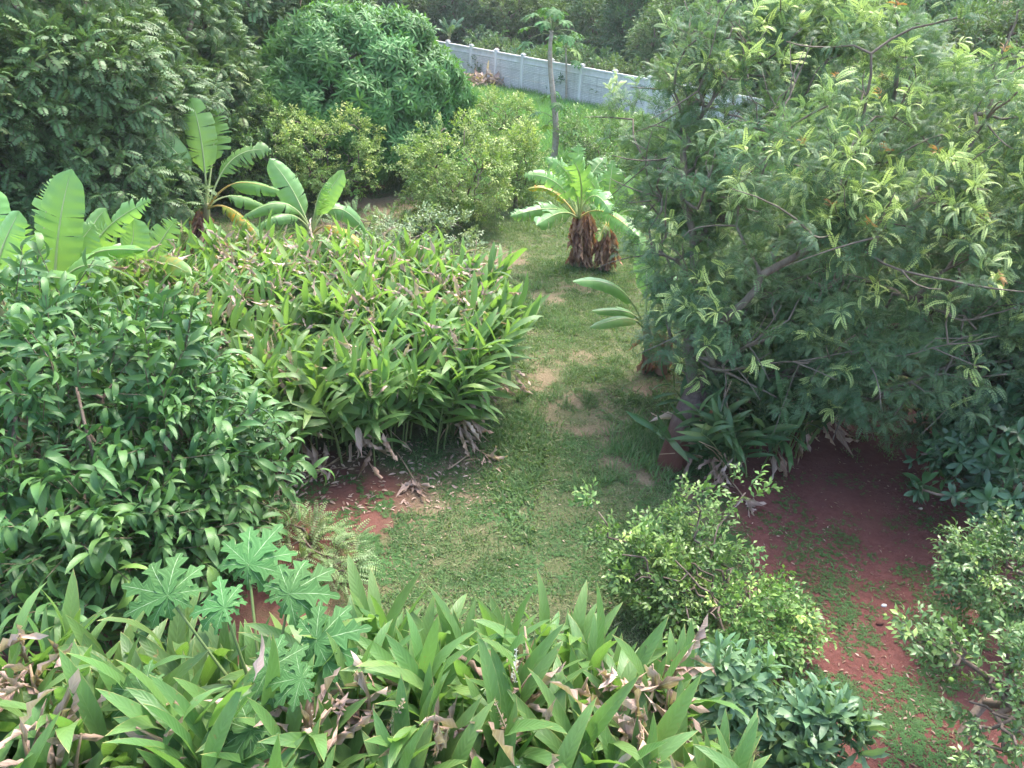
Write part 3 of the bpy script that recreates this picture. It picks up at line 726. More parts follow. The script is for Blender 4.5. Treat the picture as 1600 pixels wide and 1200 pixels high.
def banana_px(name, label, base, Y0, crownpx, leaves, width, seed, stem_r=.09, group='banana plants in the garden', skirtn=0, skirt_h=.9, tear=.35, mats=('banana', 'rib'), skirt_r=.12, stemmat='pseudo', face=(0, -.45, 1.)):
    """each leaf: list of (px, py, dy) from the crown outwards, options"""
    rng = np.random.default_rng(seed); root = thing(name, label, 'banana plant', base, group)
    cp = aty(crownpx[0], crownpx[1], Y0)
    stem_tube('pseudostem', [np.array(base) - (0, 0, .05), cp], [stem_r * 1.3, stem_r, stem_r * .75], stemmat, root, rng=rng, lump=.05)
    for lf in leaves:
        pts, o = lf[0], (lf[1] if len(lf) > 1 else {})
        P = [aty(a, b, Y0 + dy) for a, b, dy in pts]
        P = [cp - (0, 0, .12)] + P
        if len(P) == 5: P = [P[0], P[1] * .5 + P[2] * .5, P[3], P[4]]
        banana_leaf(rng, P, o.get('w', width), o.get('s', .25), o.get('tear', tear), o.get('age', 0.), o.get('face', face), o.get('droop', .35), parent=root,
                    mats=('banana' if mats[0] == 'banana' else mats[0], o.get('rib', mats[1])), rib=o.get('rr', .02), rnd=o.get('r', None))
    if skirtn: skirt(rng, base, skirt_h, skirt_r, skirtn, root)
    return root

b1 = at(325, 398)
banana_px('banana_plant', 'tall banana plant behind the ginger hedge, one drooping leaf scorched orange', b1, b1[1], (322, 318), [
    ([(322, 250, 0), (312, 190, .1), (298, 152, .25)], dict(w=0.68, s=.26, tear=.35, droop=.3, face=(.15, -1, .1))),
    ([(296, 262, -.2), (268, 215, -.3), (222, 200, -.4)], dict(w=0.59, tear=.15, s=.32, face=(.3, -.8, .9))),
    ([(290, 265, -.3), (262, 232, -.5), (207, 232, -.7)], dict(w=0.50, tear=.2, s=.36, face=(.1, -.9, .8))),
    ([(345, 262, .3), (362, 228, .4), (424, 234, .5)], dict(w=0.59, tear=.55, s=.3, face=(-.2, -.9, .8))),
    ([(352, 280, -.2), (375, 275, -.3), (442, 300, -.6)], dict(w=0.50, tear=.3, s=.42, rib='ribold', droop=.8)),
    ([(345, 300, .1), (370, 300, .3), (420, 325, .6)], dict(w=0.47, tear=.3, s=.42, droop=.7)),
    ([(350, 312, -.5), (375, 325, -.8), (424, 398, -1.2)], dict(w=0.40, tear=.3, s=.30, age=.85, rib='ribold', droop=.7, face=(.9, -.7, .8))),
    ([(330, 240, .5), (342, 215, .7), (330, 170, 1.)], dict(w=0.71, tear=.4, s=.35, face=(-.3, -1, .2), droop=.3)),
], .5, 21, skirtn=90, skirt_h=1.0)
b2 = at(487, 432)
banana_px('banana_plant', 'smaller banana plant just behind the ginger hedge with arching leaves and a yellowed tip', b2, b2[1], (487, 358), [
    ([(470, 320, .1), (455, 285, .1), (421, 248, .2)], dict(w=0.59, tear=.15, s=.22, face=(.6, -.9, .5))),
    ([(498, 320, 0), (512, 300, 0), (537, 266, 0)], dict(w=0.50, tear=.08, s=.25, r=1., face=(-.6, -1, .4))),
    ([(492, 320, -.2), (498, 298, -.3), (510, 285, -.4)], dict(w=0.47, tear=.5, s=.2, droop=1.)),
    ([(470, 322, -.3), (440, 295, -.6), (377, 342, -.8)], dict(w=0.42, tear=.35, s=.3, droop=.6, rib='rib')),
    ([(470, 335, -.3), (445, 318, -.8), (397, 360, -1.1)], dict(w=0.40, tear=.3, s=.35, droop=.7)),
    ([(500, 325, .2), (530, 300, .3), (574, 366, .5)], dict(w=0.45, tear=.3, s=.35, droop=.5, face=(.5, -.8, .8))),
    ([(505, 345, -.4), (525, 345, -.7), (590, 405, -1.3)], dict(w=0.40, tear=.3, s=.3, age=.8, rib='ribold', droop=.6, face=(.5, -.8, .8))),
], .42, 22, stem_r=.07, skirtn=40, skirt_h=.7)
b3 = at(905, 415)
L3 = [([(903, 290, .1), (900, 262, .1), (905, 224, .3)], dict(w=0.59, s=.15, face=(.1, -1, .3))),
      ([(890, 300, 0), (868, 268, 0), (818, 274, -.1)], dict(w=0.47)), ([(880, 320, -.3), (850, 322, -.5), (797, 338, -1.)], dict(w=0.53, droop=.6)),
      ([(888, 325, -.5), (870, 330, -.9), (838, 352, -1.6)], dict(w=0.59, droop=.6)), ([(915, 285, .3), (925, 262, .5), (948, 246, .8)], dict(w=0.53)),
      ([(918, 290, .2), (940, 275, .2), (978, 270, .2)], dict(w=0.51)), ([(905, 300, -.6), (895, 270, -.9), (862, 248, -1.)], dict(w=0.56, face=(.4, -.9, .6))),
      ([(915, 290, -.8), (905, 262, -1.), (895, 250, -1.)], dict(w=0.63)), ([(880, 305, .3), (855, 285, .3), (823, 296, .3)], dict(w=0.33, age=1., rib='ribold', tear=.6, droop=.9)),
      ([(925, 320, -.6), (950, 322, -1.1), (1000, 372, -2.)], dict(w=0.56, tear=.7, rib='ribold', droop=.6)), ([(915, 300, -.7), (935, 290, -1.2), (955, 335, -1.6)], dict(w=0.56, droop=.5)),
      ([(895, 290, .5), (880, 262, .7), (852, 246, .9)], dict(w=0.47))]
banana_px('banana_plant', 'banana plant by the grass path with a thick skirt of brown dead leaves', b3, b3[1], (905, 335), L3, .4, 23, face=(0, -.95, .6), tear=.8, skirtn=190, skirt_h=1.25, stem_r=.1, skirt_r=.16)
b3b = at(945, 420)
L3b = [([(950, 300, .1), (955, 275, .1), (958, 250, .3)], dict(w=0.49)), ([(960, 310, .1), (975, 295, .1), (1008, 262, .2)], dict(w=0.46, r=1.)),
       ([(965, 330, -.2), (990, 315, -.4), (1022, 345, -.8)], dict(w=0.44)), ([(955, 340, -.6), (945, 345, -.9), (935, 378, -1.3)], dict(w=0.27, age=.5, rib='ribold')),
       ([(960, 330, -.5), (985, 330, -.9), (1010, 400, -1.5)], dict(w=0.46, tear=.7)), ([(940, 310, -.3), (930, 285, -.4), (905, 262, -.5)], dict(w=0.44))]
banana_px('banana_plant', 'banana plant half hidden between its skirted neighbour and the large feathery tree', b3b, b3b[1], (948, 348), L3b, .4, 24, face=(0, -.95, .6), tear=.8, skirtn=90, skirt_h=.9, skirt_r=.14)
b4 = at(1018, 580)
L4 = [([(985, 455, -.2), (960, 432, -.4), (895, 440, -.7)], dict(w=.34, tear=.05, s=.28, r=.3)), ([(990, 480, -.1), (968, 484, -.3), (925, 486, -.5)], dict(w=.25, tear=.05)),
      ([(990, 490, -.4), (970, 495, -.6), (922, 512, -.8)], dict(w=.25, tear=.05, age=.1)), ([(1010, 440, .2), (1015, 410, .3), (1000, 380, .5)], dict(w=.4)),
      ([(1020, 450, .2), (1050, 430, .2), (1090, 440, .2)], dict(w=.4)), ([(1015, 470, -.4), (1030, 480, -.7), (1040, 520, -.9)], dict(w=.3))]
r4 = banana_px('banana_plant', 'young banana plant under the feathery tree, brown sheaths hanging from two short stems', b4, b4[1], (1010, 505), L4, .34, 25, skirtn=50, skirt_h=.75, skirt_r=.15, stem_r=.08)
q = at(1032, 585); mb = MB(); mb.tube([q - (0, 0, .05), q + (.02, 0, .3), q + (.08, 0, .66)], [.10, .08, .05], 9); mb.build('sucker', ['drybrown'], r4)

# left hand bananas behind the ginger
LG = [  # crown px, Y, leaves
 ('banana_plant', 'big banana plant at the left with broad upright leaves rising over the ginger', 9.9, (82, 452), [
   ([(86, 400, 0), (92, 330, .1), (112, 265, .3)], dict(w=.60, s=.12, tear=.16, droop=.2, face=(.25, -1, .1), r=.1)),
   ([(60, 380, .4), (66, 330, .5), (90, 274, .7)], dict(w=.42, s=.2, tear=.9, droop=.3, face=(.2, -1, .2))),
   ([(30, 420, -.3), (10, 370, -.5), (-30, 330, -.8)], dict(w=.5, tear=.2)),
   ([(60, 440, -.5), (50, 425, -.8), (118, 438, -1.3)], dict(w=.42, tear=.1, droop=.8)), ([(50, 410, -.1), (30, 380, -.2), (20, 345, -.3)], dict(w=.5, tear=.3)),
   ([(100, 410, .2), (125, 375, .3), (148, 350, .4)], dict(w=.5, tear=.4)), ([(95, 430, -.3), (130, 400, -.5), (170, 420, -.9)], dict(w=.44, tear=.5, droop=.6))]),
 ('banana_plant', 'banana plant whose torn comb-like leaf leans over the lawn edge', 10.6, (128, 415), [
   ([(140, 380, 0), (165, 345, 0), (236, 312, 0)], dict(w=.44, s=.12, tear=1.1, droop=.4, face=(.1, -1, .4))),
   ([(135, 375, .3), (140, 350, .4), (166, 326, .5)], dict(w=.42, s=.1, tear=.1)),
   ([(190, 395, .1), (218, 400, .1), (206, 340, .2)], dict(w=.5, s=.45, tear=.05, face=(0, -1, .3))),
   ([(130, 395, -.5), (150, 385, -.8), (226, 391, -1.1)], dict(w=.42, s=.2, tear=.25, droop=1.1))]),
 ('banana_plant', 'small banana plant with one striped upright leaf right of the larger ones', 11.4, (222, 425), [
   ([(235, 400, 0), (255, 370, .1), (275, 342, .2)], dict(w=.44, s=.12, tear=.7, droop=.1, face=(.3, -1, .3))),
   ([(215, 400, -.3), (190, 385, -.5), (160, 400, -.9)], dict(w=.34, tear=.2)),
   ([(235, 410, -.3), (255, 400, -.5), (300, 430, -.8)], dict(w=.34, tear=.2, age=.3))]),
 ('banana_plant', 'banana plant cut by the picture edge with pale arching leaves over the ginger', 8.8, (-15, 440), [
   ([(-5, 400, 0), (10, 370, 0), (30, 330, .1)], dict(w=.4, s=.2, tear=.1)),
   ([(0, 430, -.2), (20, 420, -.4), (70, 440, -.8)], dict(w=.36, s=.2, tear=.3)),
   ([(-20, 400, .2), (-30, 340, .3), (-10, 290, .5)], dict(w=.5, s=.2, tear=.2))]),
]
for i, (nm, lb, Y0, cpx, lv) in enumerate(LG):
    c_ = aty(cpx[0], cpx[1], Y0); base = np.array([c_[0], c_[1] + .1, 0])
    banana_px(nm, lb, base, Y0, cpx, lv, .45, 40 + i, stem_r=.11, face=(0, -.9, .6))

def banana_free(name, label, base, h, L, n, seed, w=.5, mats=('banana_far', 'rib'), group='banana plants beyond the garden', tear=.5):
    rng = np.random.default_rng(seed); root = thing(name, label, 'banana plant', base, group)
    top = np.array(base) + (rng.normal() * .1, rng.normal() * .1, h)
    stem_tube('pseudostem', [np.array(base), top], [.16, .12, .08], 'pseudo', root)
    for k in range(n):
        az = k * 2.4 + rng.normal() * .3; el = R(rng.uniform(25, 75)); l = L * rng.uniform(.75, 1.1)
        o = np.array([math.cos(az), math.sin(az), 0])
        p1 = top + (o * math.cos(el) + np.array([0, 0, math.sin(el)])) * l * .45; p2 = top + (o * math.cos(el) * .95 + np.array([0, 0, math.sin(el) - (.30)])) * l
        banana_leaf(rng, [top - (0, 0, .1), p1 * .6 + top * .4, p1 + (0, 0, .15), p2], w, .2, tear, rng.random() * .3 * (k % 3 == 0), (o[0] * -.6, o[1] * -.6, 1), .45, n=18, rib=.03, parent=root, mats=mats)
    return root
for k, (px, py, Y0, h, L_, n, lb) in enumerate([
        (470, 62, 31., 2.6, 2.6, 9, 'tall banana plant rising behind the domed mango tree with pale upright leaves'),
        (420, 70, 33., 2.4, 2.4, 8, 'banana plant between the dark trees and the domed mango tree'),
        (640, 40, 50., 2.4, 2.4, 8, 'banana plant beyond the wall above the mango tree'),
        (700, 50, 52., 2.0, 2.2, 8, 'banana plant with a brown hanging leaf beyond the far end of the wall'),
        (935, 108, 43., 1.7, 1.7, 7, 'low banana plant just behind the boundary wall beside the papaya crowns'),
        (1420, 70, 27., 2.6, 2.4, 9, 'large pale banana plant in the thicket beyond the feathery trees'),
        (1340, 45, 30., 2.6, 2.2, 8, 'greyish banana plant in the thicket above the feathery tree'),
        (1570, 160, 19., 1.6, 1.6, 8, 'banana plant at the right edge beside the second feathery tree')]):
    p = aty(px, py, Y0); banana_free('banana_plant', lb, (p[0], p[1], 0), max(.8, p[2] - .2), L_ * .8, n, 60 + k)
p = aty(352, 255, 21.); banana_free('banana_plant', 'young banana plant in shade behind the tall one, under the dark trees', (p[0], p[1], 0), 1.0, 1.3, 5, 71, w=.34, mats=('banana', 'rib'), group='banana plants in the garden', tear=.2)

# ================================================================== GINGER
rng = np.random.default_rng(5)
GL = [leaf(8, .155, b, f, wave=.035, pk=.45, rng=rng, twist=tw, side=sd_, curlw=.1) for b, f, tw, sd_ in
      [(.35, .35, .2, .03), (.6, .25, -.2, -.05), (.9, .3, .3, .04), (.25, .45, -.35, .0), (1.2, .25, .1, -.04), (.7, .5, -.1, .06), (.45, .15, .5, .02), (1.5, .3, .2, .03)]]
def floret(rng, n=46):
    ps = [(stick((0, 0, 0), (0, 1, 0), .018, .01, 0), I3, np.zeros(3), 0, 0)]
    for k in range(n):
        t = k / n; ph = k * 2.4; r_ = .09 * (1 - t * .8)
        d = np.array([math.cos(ph), .7, math.sin(ph)])
        ps.append((diamond(.6, .5, .0), fr1(d, rng.normal(size=3)) * (.10 * rng.uniform(.6, 1.3) * (1.1 - t * .5)), (math.cos(ph) * r_ * .3, t, math.sin(ph) * r_ * .3), rng.uniform(-.3, .5), rng.random() ** 3))
    return compose(ps)
FLO = [floret(rng) for k in range(3)]
def canes(rng, P, H, lean_dir, mbL, mbS, ang=(62, 38), leafL=(.45, .66), n_leaf=13, lean=(.1, .5), leafm=0, start=.3, age=None, spread=1.):
    """many canes: a stalk that arches outwards with leaves in two ranks"""
    for i in range(len(P)):
        h = H[i]; ld = lean_dir[i]; ln = rng.uniform(*lean) * h * spread
        base = P[i]; top = base + ld * ln + np.array([0, 0, h]); midp = base + ld * ln * .25 + np.array([0, 0, h * .6])
        t = np.linspace(0, 1, 7); c = bez([base, midp, top], t); mbS.tube(c, .012 * (1.25 - t * .8), 5, 0, cap=False)
        n = max(5, int(n_leaf * rng.uniform(.8, 1.2))); tl = np.linspace(start, .98, n); q = bez([base, midp, top], tl)
        dd = nrm(np.gradient(q, axis=0)); az = rng.random() * PI; px = np.array([math.cos(az), math.sin(az), 0.]); px = px - dd * (dd @ px)[:, None]; px = nrm(px)
        sgn = np.where(np.arange(n) % 2 == 0, 1., -1.)[:, None]
        a = (R(ang[0]) - R(ang[1]) * tl ** 2)[:, None] + rng.normal(size=(n, 1)) * .12
        D = dd * np.cos(a) + px * sgn * np.sin(a) + rng.normal(size=(n, 3)) * .10
        D[:, 2] += .08
        U = dd * 1.0 - px * sgn * .3 + rng.normal(size=(n, 3)) * .25
        S = rng.uniform(leafL[0], leafL[1], n) * (1.05 - .5 * np.abs(tl - .6) ** 1.2)
        ag = np.clip(rng.normal(size=n) * .05 + .55 * (rng.random(n) < .07) * rng.random(n) + (.25 * (tl > .85) * rng.random() if age is None else age), 0, 1)
        low = D[:, 2] < 0
        mbL.scatter(GL, q, D, S, rng, age=ag, U=U, rand=np.clip(.5 * rng.random() + .4 * rng.random(n), 0, 1), m=leafm)
def inside(poly, x, y):
    poly = np.asarray(poly); n = len(poly); r_ = np.zeros(len(x), bool); j = n - 1
    for i in range(n):
        xi, yi = poly[i]; xj, yj = poly[j]
        c = ((yi > y) != (yj > y)) & (x < (xj - xi) * (y - yi) / (yj - yi + 1e-12) + xi); r_ ^= c; j = i
    return r_
def ginger(name, label, poly, n, hfun, seed, mat='ginger', dry=200, flowers=14, leafL=(.45, .66), dryfront=.5, group='ginger clumps', drylen=(.3, .6), white=0, lean=(.08, .4), n_leaf=13, drytop=0, fz=(.95, 1.22), start=.3, dpatch=(), ang=(62, 38)):
    rng = np.random.default_rng(seed); poly = np.array(poly, float); c = poly.mean(0)
    lo, hi = poly.min(0), poly.max(0); x = rng.uniform(lo[0], hi[0], n * 6); y = rng.uniform(lo[1], hi[1], n * 6); k = inside(poly, x, y); x = x[k][:n]; y = y[k][:n]
    for (cx_, cy_, rr_, zt, nd) in dpatch:
        k = (x - cx_) ** 2 + (y - cy_) ** 2 > (rr_ * .7) ** 2; x = x[k]; y = y[k]
    n = len(x); H = hfun(x, y) * rng.uniform(.82, 1.1, n)
    # lean outwards near the rim
    o = np.stack([x - c[0], y - c[1]], -1); ext = (hi - lo) / 2; rn = np.linalg.norm(o / ext, axis=1)
    od = nrm(np.concatenate([o + rng.normal(size=(n, 2)) * ext * .45, np.zeros((n, 1))], 1)) * np.clip(.25 + rn, 0, 1.3)[:, None]
    root = thing(name, label, 'ginger plant', (c[0], c[1], 0), group)
    P = np.stack([x, y, gz(x, y)], -1); mbL, mbS = MB(), MB()
    canes(rng, P, H, od, mbL, mbS, ang, leafL, n_leaf=n_leaf, lean=lean, start=start)
    mbL.build('foliage', [mat], root); mbS.build('stalks', ['cane'], root)
    if dry:
        mb = MB(); rim = np.argsort(-rn + rng.random(n) * .6)
        pick = rim[rng.integers(0, max(2, int(n * dryfront)), dry)]
        z = rng.uniform(.12, .85, dry) * H[pick] * .6; PP = P[pick] + od[pick] * rng.uniform(.1, .38, (dry, 1)); PP[:, 2] = z + .08
        D = od[pick] * rng.uniform(.1, 1.2, (dry, 1)) + np.array([0, 0, -.7]) + rng.normal(size=(dry, 3)) * .4
        S = np.minimum(rng.uniform(*drylen, dry), (PP[:, 2]) * 1.4 + .05)
        mb.scatter(DRY, PP, D, S, rng, U=rng.normal(size=(dry, 3)), age=rng.random(dry) ** 2 * .7)
        for (cx_, cy_, rr_, zt, nd) in dpatch:
            q = np.array([cx_, cy_]) + rng.normal(size=(nd, 2)) * rr_; PP = np.concatenate([q, rng.uniform(zt - .35, zt, (nd, 1))], 1)
            D = nrm(rng.normal(size=(nd, 3)) * .6 + np.array([0, -.3, .7])); mb.scatter(DRY, PP, D, rng.uniform(.16, .42, nd), rng, U=rng.normal(size=(nd, 3)), age=rng.random(nd) ** 2 * .5)
            for j in range(nd // 6):
                b0 = PP[j]; mb.tube([b0 - (0, 0, .8), b0, b0 + rng.normal(size=3) * .08 + (0, 0, .15)], [.014, .012, .006], 5, 1)
        if drytop:
            pk = rng.integers(0, n, drytop); PP = P[pk] + np.array([0, 0, 1.]) * (H[pk] * rng.uniform(.9, 1.2, drytop))[:, None] + rng.normal(size=(drytop, 3)) * .1
            D = nrm(rng.normal(size=(drytop, 3)) * .7 + np.array([0, -.1, .45])); mb.scatter(DRY, PP, D, rng.uniform(.18, .38, drytop), rng, U=rng.normal(size=(drytop, 3)), age=rng.random(drytop) * .3)
        for j in range(dry // 8):       # bare dry stalks
            i = pick[j]; b0 = P[i]; mb.tube(bez([b0, b0 + od[i] * .1 + (0, 0, .4), b0 + od[i] * rng.uniform(.2, .7) + rng.normal(size=3) * .1 + (0, 0, rng.uniform(.1, .8))], np.linspace(0, 1, 5)), [.010, .009, .008, .007, .005], 5, 1)
        mb.build('dry_leaves', ['dry', 'drycane'], root)
    pk = rng.permutation(n)[:flowers]
    for j, i in enumerate(pk):
        mb = MB(); t = P[i] + od[i] * .12 + np.array([0, 0, H[i] * rng.uniform(*fz)]) + rng.normal(size=3) * .08
        mb.scatter([FLO[j % 3]], [t], [(rng.normal() * .2, rng.normal() * .2, 1)], [rng.uniform(.18, .32)], rng, rand=[rng.random() * .5])
        mb.build('flower_spike', ['white' if j < white else 'flower'], root)
    return root, P, H

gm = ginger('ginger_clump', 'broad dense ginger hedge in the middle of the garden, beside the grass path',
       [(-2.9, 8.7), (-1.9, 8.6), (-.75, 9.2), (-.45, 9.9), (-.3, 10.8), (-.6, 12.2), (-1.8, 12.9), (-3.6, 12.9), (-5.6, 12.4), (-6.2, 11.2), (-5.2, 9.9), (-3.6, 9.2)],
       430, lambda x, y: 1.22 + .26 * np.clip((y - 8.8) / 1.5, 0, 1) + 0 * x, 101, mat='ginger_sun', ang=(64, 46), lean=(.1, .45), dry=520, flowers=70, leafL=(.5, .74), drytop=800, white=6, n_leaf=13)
gl = ginger('ginger_clump', 'ginger growing among the banana leaves at the left, behind the glossy broad-leaved tree',
       [(-4.4, 8.8), (-5.2, 9.6), (-6.2, 10.9), (-7.6, 10.6), (-8.2, 9.2), (-6.5, 8.4)], 120, lambda x, y: 1.5 + 0 * x, 102, dry=40, flowers=8, leafL=(.5, .7), drytop=20)
gf = ginger('ginger_clump', 'tall ginger clump with yellow-edged leaves at the bottom, in front of the open lawn',
       [(-.95, 2.2), (-.95, 3.95), (-.1, 4.0), (.8, 3.9), (1.25, 3.1), (1.25, 2.3), (.5, 1.9)], 215, lambda x, y: 2.14 - .12 * (x > .6) - .42 * np.clip((y - 3.2) / .7, 0, 1) - .1 * (x < -.4) - .45 * np.clip(2.7 - y, 0, 1), 103, ang=(44, 30), dry=60, flowers=14, leafL=(.52, .74),
       drytop=60, white=4, lean=(.02, .16), n_leaf=13, start=.38, fz=(.98, 1.12), dpatch=[(*at(px_, py_, 2.05)[:2], r_, 2.25, nd_) for px_, py_, r_, nd_ in ((560, 1110, .05, 16), (480, 1165, .09, 26), (800, 1100, .09, 26), (940, 1100, .08, 26), (1040, 1090, .09, 28), (1000, 1175, .09, 26), (700, 1185, .08, 16))])
gfl = ginger('ginger_clump', 'ginger clump at the lower left with long broad leaves growing round the lobed papaya leaves',
       [(-3.6, 2.4), (-3.4, 3.6), (-2.2, 3.8), (-1.0, 3.8), (-.9, 2.2), (-2.2, 1.9)], 160, lambda x, y: 2.02 - .50 * np.clip((y - 2.9) / .7, 0, 1) - .5 * np.clip(2.7 - y, 0, 1), 104, ang=(46, 30), dry=50, flowers=10, leafL=(.55, .8),
       drytop=25, white=1, lean=(.03, .2), n_leaf=12, start=.38, fz=(.98, 1.12), dpatch=[(*at(px_, py_, 2.0)[:2], r_, 2.15, nd_) for px_, py_, r_, nd_ in ((20, 1055, .10, 34), (80, 1185, .09, 20), (250, 1190, .07, 14))])
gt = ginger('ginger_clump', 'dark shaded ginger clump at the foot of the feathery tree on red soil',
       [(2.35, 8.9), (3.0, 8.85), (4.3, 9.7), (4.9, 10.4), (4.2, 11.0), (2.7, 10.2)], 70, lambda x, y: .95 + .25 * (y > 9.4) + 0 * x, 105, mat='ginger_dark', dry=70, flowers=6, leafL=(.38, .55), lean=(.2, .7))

# fallen dry ginger stalks
def fallen(label, p0, p1, seed, n=7, L=.3):
    rng = np.random.default_rng(seed); p0 = at(*p0); p1 = at(*p1)
    root = thing('dry_stalk', label, 'dead stalk', p0, 'fallen dry ginger stalks'); mb = MB()
    mb.tube(bez([p0 + (0, 0, .05), (p0 + p1) / 2 + (0, 0, .09), p1 + (0, 0, .03)], np.linspace(0, 1, 6)), .009, 5, 0); mb.build('stem', ['drycane'], root)
    mb = MB(); d = nrm(p1 - p0); t = rng.uniform(.75, 1., n); P = p0 + (p1 - p0) * t[:, None] + (0, 0, .04)
    D = d + rng.normal(size=(n, 3)) * (.6, .6, .12); mb.scatter(DRY, P, D, rng.uniform(L * .6, L * 1.1, n), rng, U=rng.normal(size=(n, 3))); mb.build('dead_leaves', ['dry'], root)
fallen('dry ginger stalk with grey-brown leaves lying alone on the red soil', (1122, 735), (1168, 790), 1, 9, .34)
fallen('dry stalk fanned out on the lawn at the corner of the middle ginger hedge', (728, 700), (765, 718), 2, 9, .32)
fallen('long thin dry stalk lying on bare soil in front of the middle ginger hedge', (548, 708), (470, 765), 3, 5, .25)
fallen('dry stalk with curled leaves just in front of the ginger hedge', (620, 712), (652, 762), 4, 10, .36)
fallen('pale dry stalk lying across the lawn left of the big tree trunk', (1056, 662), (1028, 656), 5, 4, .18)
fallen('dry stalk leaning beside the broad-leaved tree at the end of the ginger hedge', (445, 700), (428, 770), 6, 9, .4)

# ================================================================== FRONT PAPAYA
def papaya_leaf(rng, lobes=9, fold=.12, teeth=.22):
    ps = []
    for k in range(lobes):
        a = R(-152 + 304 * k / (lobes - 1)); c = abs(a) / R(152); L_ = 1.0 - .52 * c ** 1.5
        def pf(t, ph=rng.random()):
            b = np.sin(PI * np.clip(t, 0, 1) ** .85) ** .7
            saw = ((t * 3.6 + .1 + ph * .2) % 1.) ** 1.5
            return b * (1. + np.where(t > .28, 1.3 * saw - .55, -.15))
        lf = leaf(17, .38 * (1 - .15 * c), .45 + rng.uniform(-.2, .8), fold + .03 * (k % 2), rng=rng, prof=pf, wave=.012)
        ps.append((lf, fr1((math.sin(a), math.cos(a), -.06 + rng.normal() * .05), (0, 0, 1)) * L_, (0, 0, .003 * (k % 3)), rng.uniform(-.1, .1), 0))
    return compose(ps)
rng = np.random.default_rng(8)
PAP = [papaya_leaf(rng) for k in range(4)]
pb = np.array([-1.35, 3.35, 0]); proot = thing('papaya_plant', 'young papaya plant with large deeply lobed leaves rising among the ginger', 'papaya plant', pb, None)
crownp = np.array([-1.40, 3.35, 1.75])
stem_tube('trunk', [pb, crownp], [.06, .045, .035], 'papayabark', proot)
for j, (px, py, Y0, s, tx, ty, roll) in enumerate([(388, 882, 4.15, .44, 420, 800, 0), (262, 930, 3.75, .42, 215, 860, 0), (452, 928, 3.85, .42, 520, 860, 0), (350, 948, 3.6, .30, 290, 915, 0), (494, 1002, 3.55, .40, 590, 980, 0),
        (420, 1045, 3.3, .34, 480, 1080, 0), (228, 1082, 3.25, .36, 180, 1150, 0), (392, 1140, 3.0, .42, 370, 1230, 0), (470, 1060, 3.2, .26, 460, 1120, 0)]):
    Y0 -= .14; s *= .84; P = aty(px, py, Y0); Tt = aty(tx, ty, Y0 + .15) ; d = nrm(Tt - P); mb = MB()
    nn = nrm(np.array([0, -.55, 1.]) + rng.normal(size=3) * .12)
    d = nrm(d - nn * (d @ nn)); mb.scatter([PAP[j % 4]], [P], [d], [s], rng, U=np.array([nn]), rand=[rng.uniform(.1, .9)])
    mb.tube(bez([crownp + (0, 0, -.05), (crownp + P) / 2 + (0, 0, -.05), P - nn * .004], np.linspace(0, 1, 8)), [.012] * 4 + [.009] * 4, 6, 1)
    mb.build('leaf', ['papaya', 'cane'], proot)

# ================================================================== TREES AND SHRUBS
rng = np.random.default_rng(31)
# leaf kinds
LM = [leaf(3, .17, b, .2, pk=.5, rng=rng) for b in (.5, .9, 1.3)]
MANGO = [rosette(rng, LM, 15, 1., 35, 118) for k in range(4)]
LB = [leaf(6, .25, b, f, pk=.45, rng=rng, wave=.02, side=s_) for b, f, s_ in ((1.1, .35, .05), (1.6, .25, -.05), (.8, .45, .0), (2.0, .3, .04))]
BROAD = [twigt(rng, LB, 9, 1., .62, 62, age_tip=.35, up=.8, st=.018) for k in range(5)]
LD = [diamond(.4, .5, .1), diamond(.4, .5, .3)]
LC = [leaf(2, .5, .3, .3, pk=.5, rng=rng), leaf(2, .42, .7, .2, pk=.5, rng=rng)]
CITRUS = [twigt(rng, LC, 9, 1., .34, 55, age_tip=.25, sub=2, up=.6, st=.012) for k in range(5)]
CITS = [twigt(rng, [diamond(.5), diamond(.42, .5, .2)], 10, 1., .30, 55, age_tip=.3, sub=2, st=.012) for k in range(4)]
PINL = [pinnate(rng, [diamond(.50, .45, .10), diamond(.44, .5, .22)], 7, 1., .33, 62, .9, .3, age_tip=.1) for k in range(3)]
LYCH = [compose([(twigt(rng, LD, 2, .4, .2), I3, np.zeros(3), 0, 0)] + [(PINL[rng.integers(3)], fr1((math.cos(a) * .8, .75, math.sin(a) * .8), (0, 0, 1)) * rng.uniform(.6, .9), (0, rng.uniform(0, .3), 0), rng.uniform(-.15, .15), 0) for a in np.arange(4) * 1.57 + rng.random()]) for k in range(4)]
FD = [diamond(.36, .5, .0)]
FPIN = [pinnate(rng, FD, 11, 1., .19, 76, bd, .35) for bd in (.9, 1.4, 1.9)]
def fbunch(n, lo=.5, tip=0.):
    ps = [(stick((0, -.7, 0), (0, .2, 0), .018, .012), I3, np.zeros(3), 0, 0)]
    for k in range(n):
        a = k * 2.4 + rng.normal() * .3; th = R(rng.uniform(30, 85))
        d = (math.sin(th) * math.cos(a), math.cos(th), math.sin(th) * math.sin(a))
        ps.append((FPIN[rng.integers(3)], fr1(d, (0, .2, 1)) * rng.uniform(.6, 1.), (0, rng.uniform(-.4, .2), 0), rng.uniform(-.25, .25), tip * rng.uniform(.3, 1)))
    return compose(ps)
FEATH = [fbunch(6) for k in range(5)]
FPIN = [pinnate(rng, [diamond(.72, .5, .0)], 11, 1., .15, 66, bd, .35) for bd in (.9, 1.4, 1.9)]
FTIP = [fbunch(7, tip=1.) for k in range(4)]
SPR = [twigt(rng, [diamond(.45), diamond(.38, .5, .25)], 8, 1., .38, 58, sub=1) for k in range(4)]
LYL = [twigt(rng, [diamond(.36, .45, .2), diamond(.3, .5, .35)], 10, 1., .42, 50, sub=1) for k in range(4)]

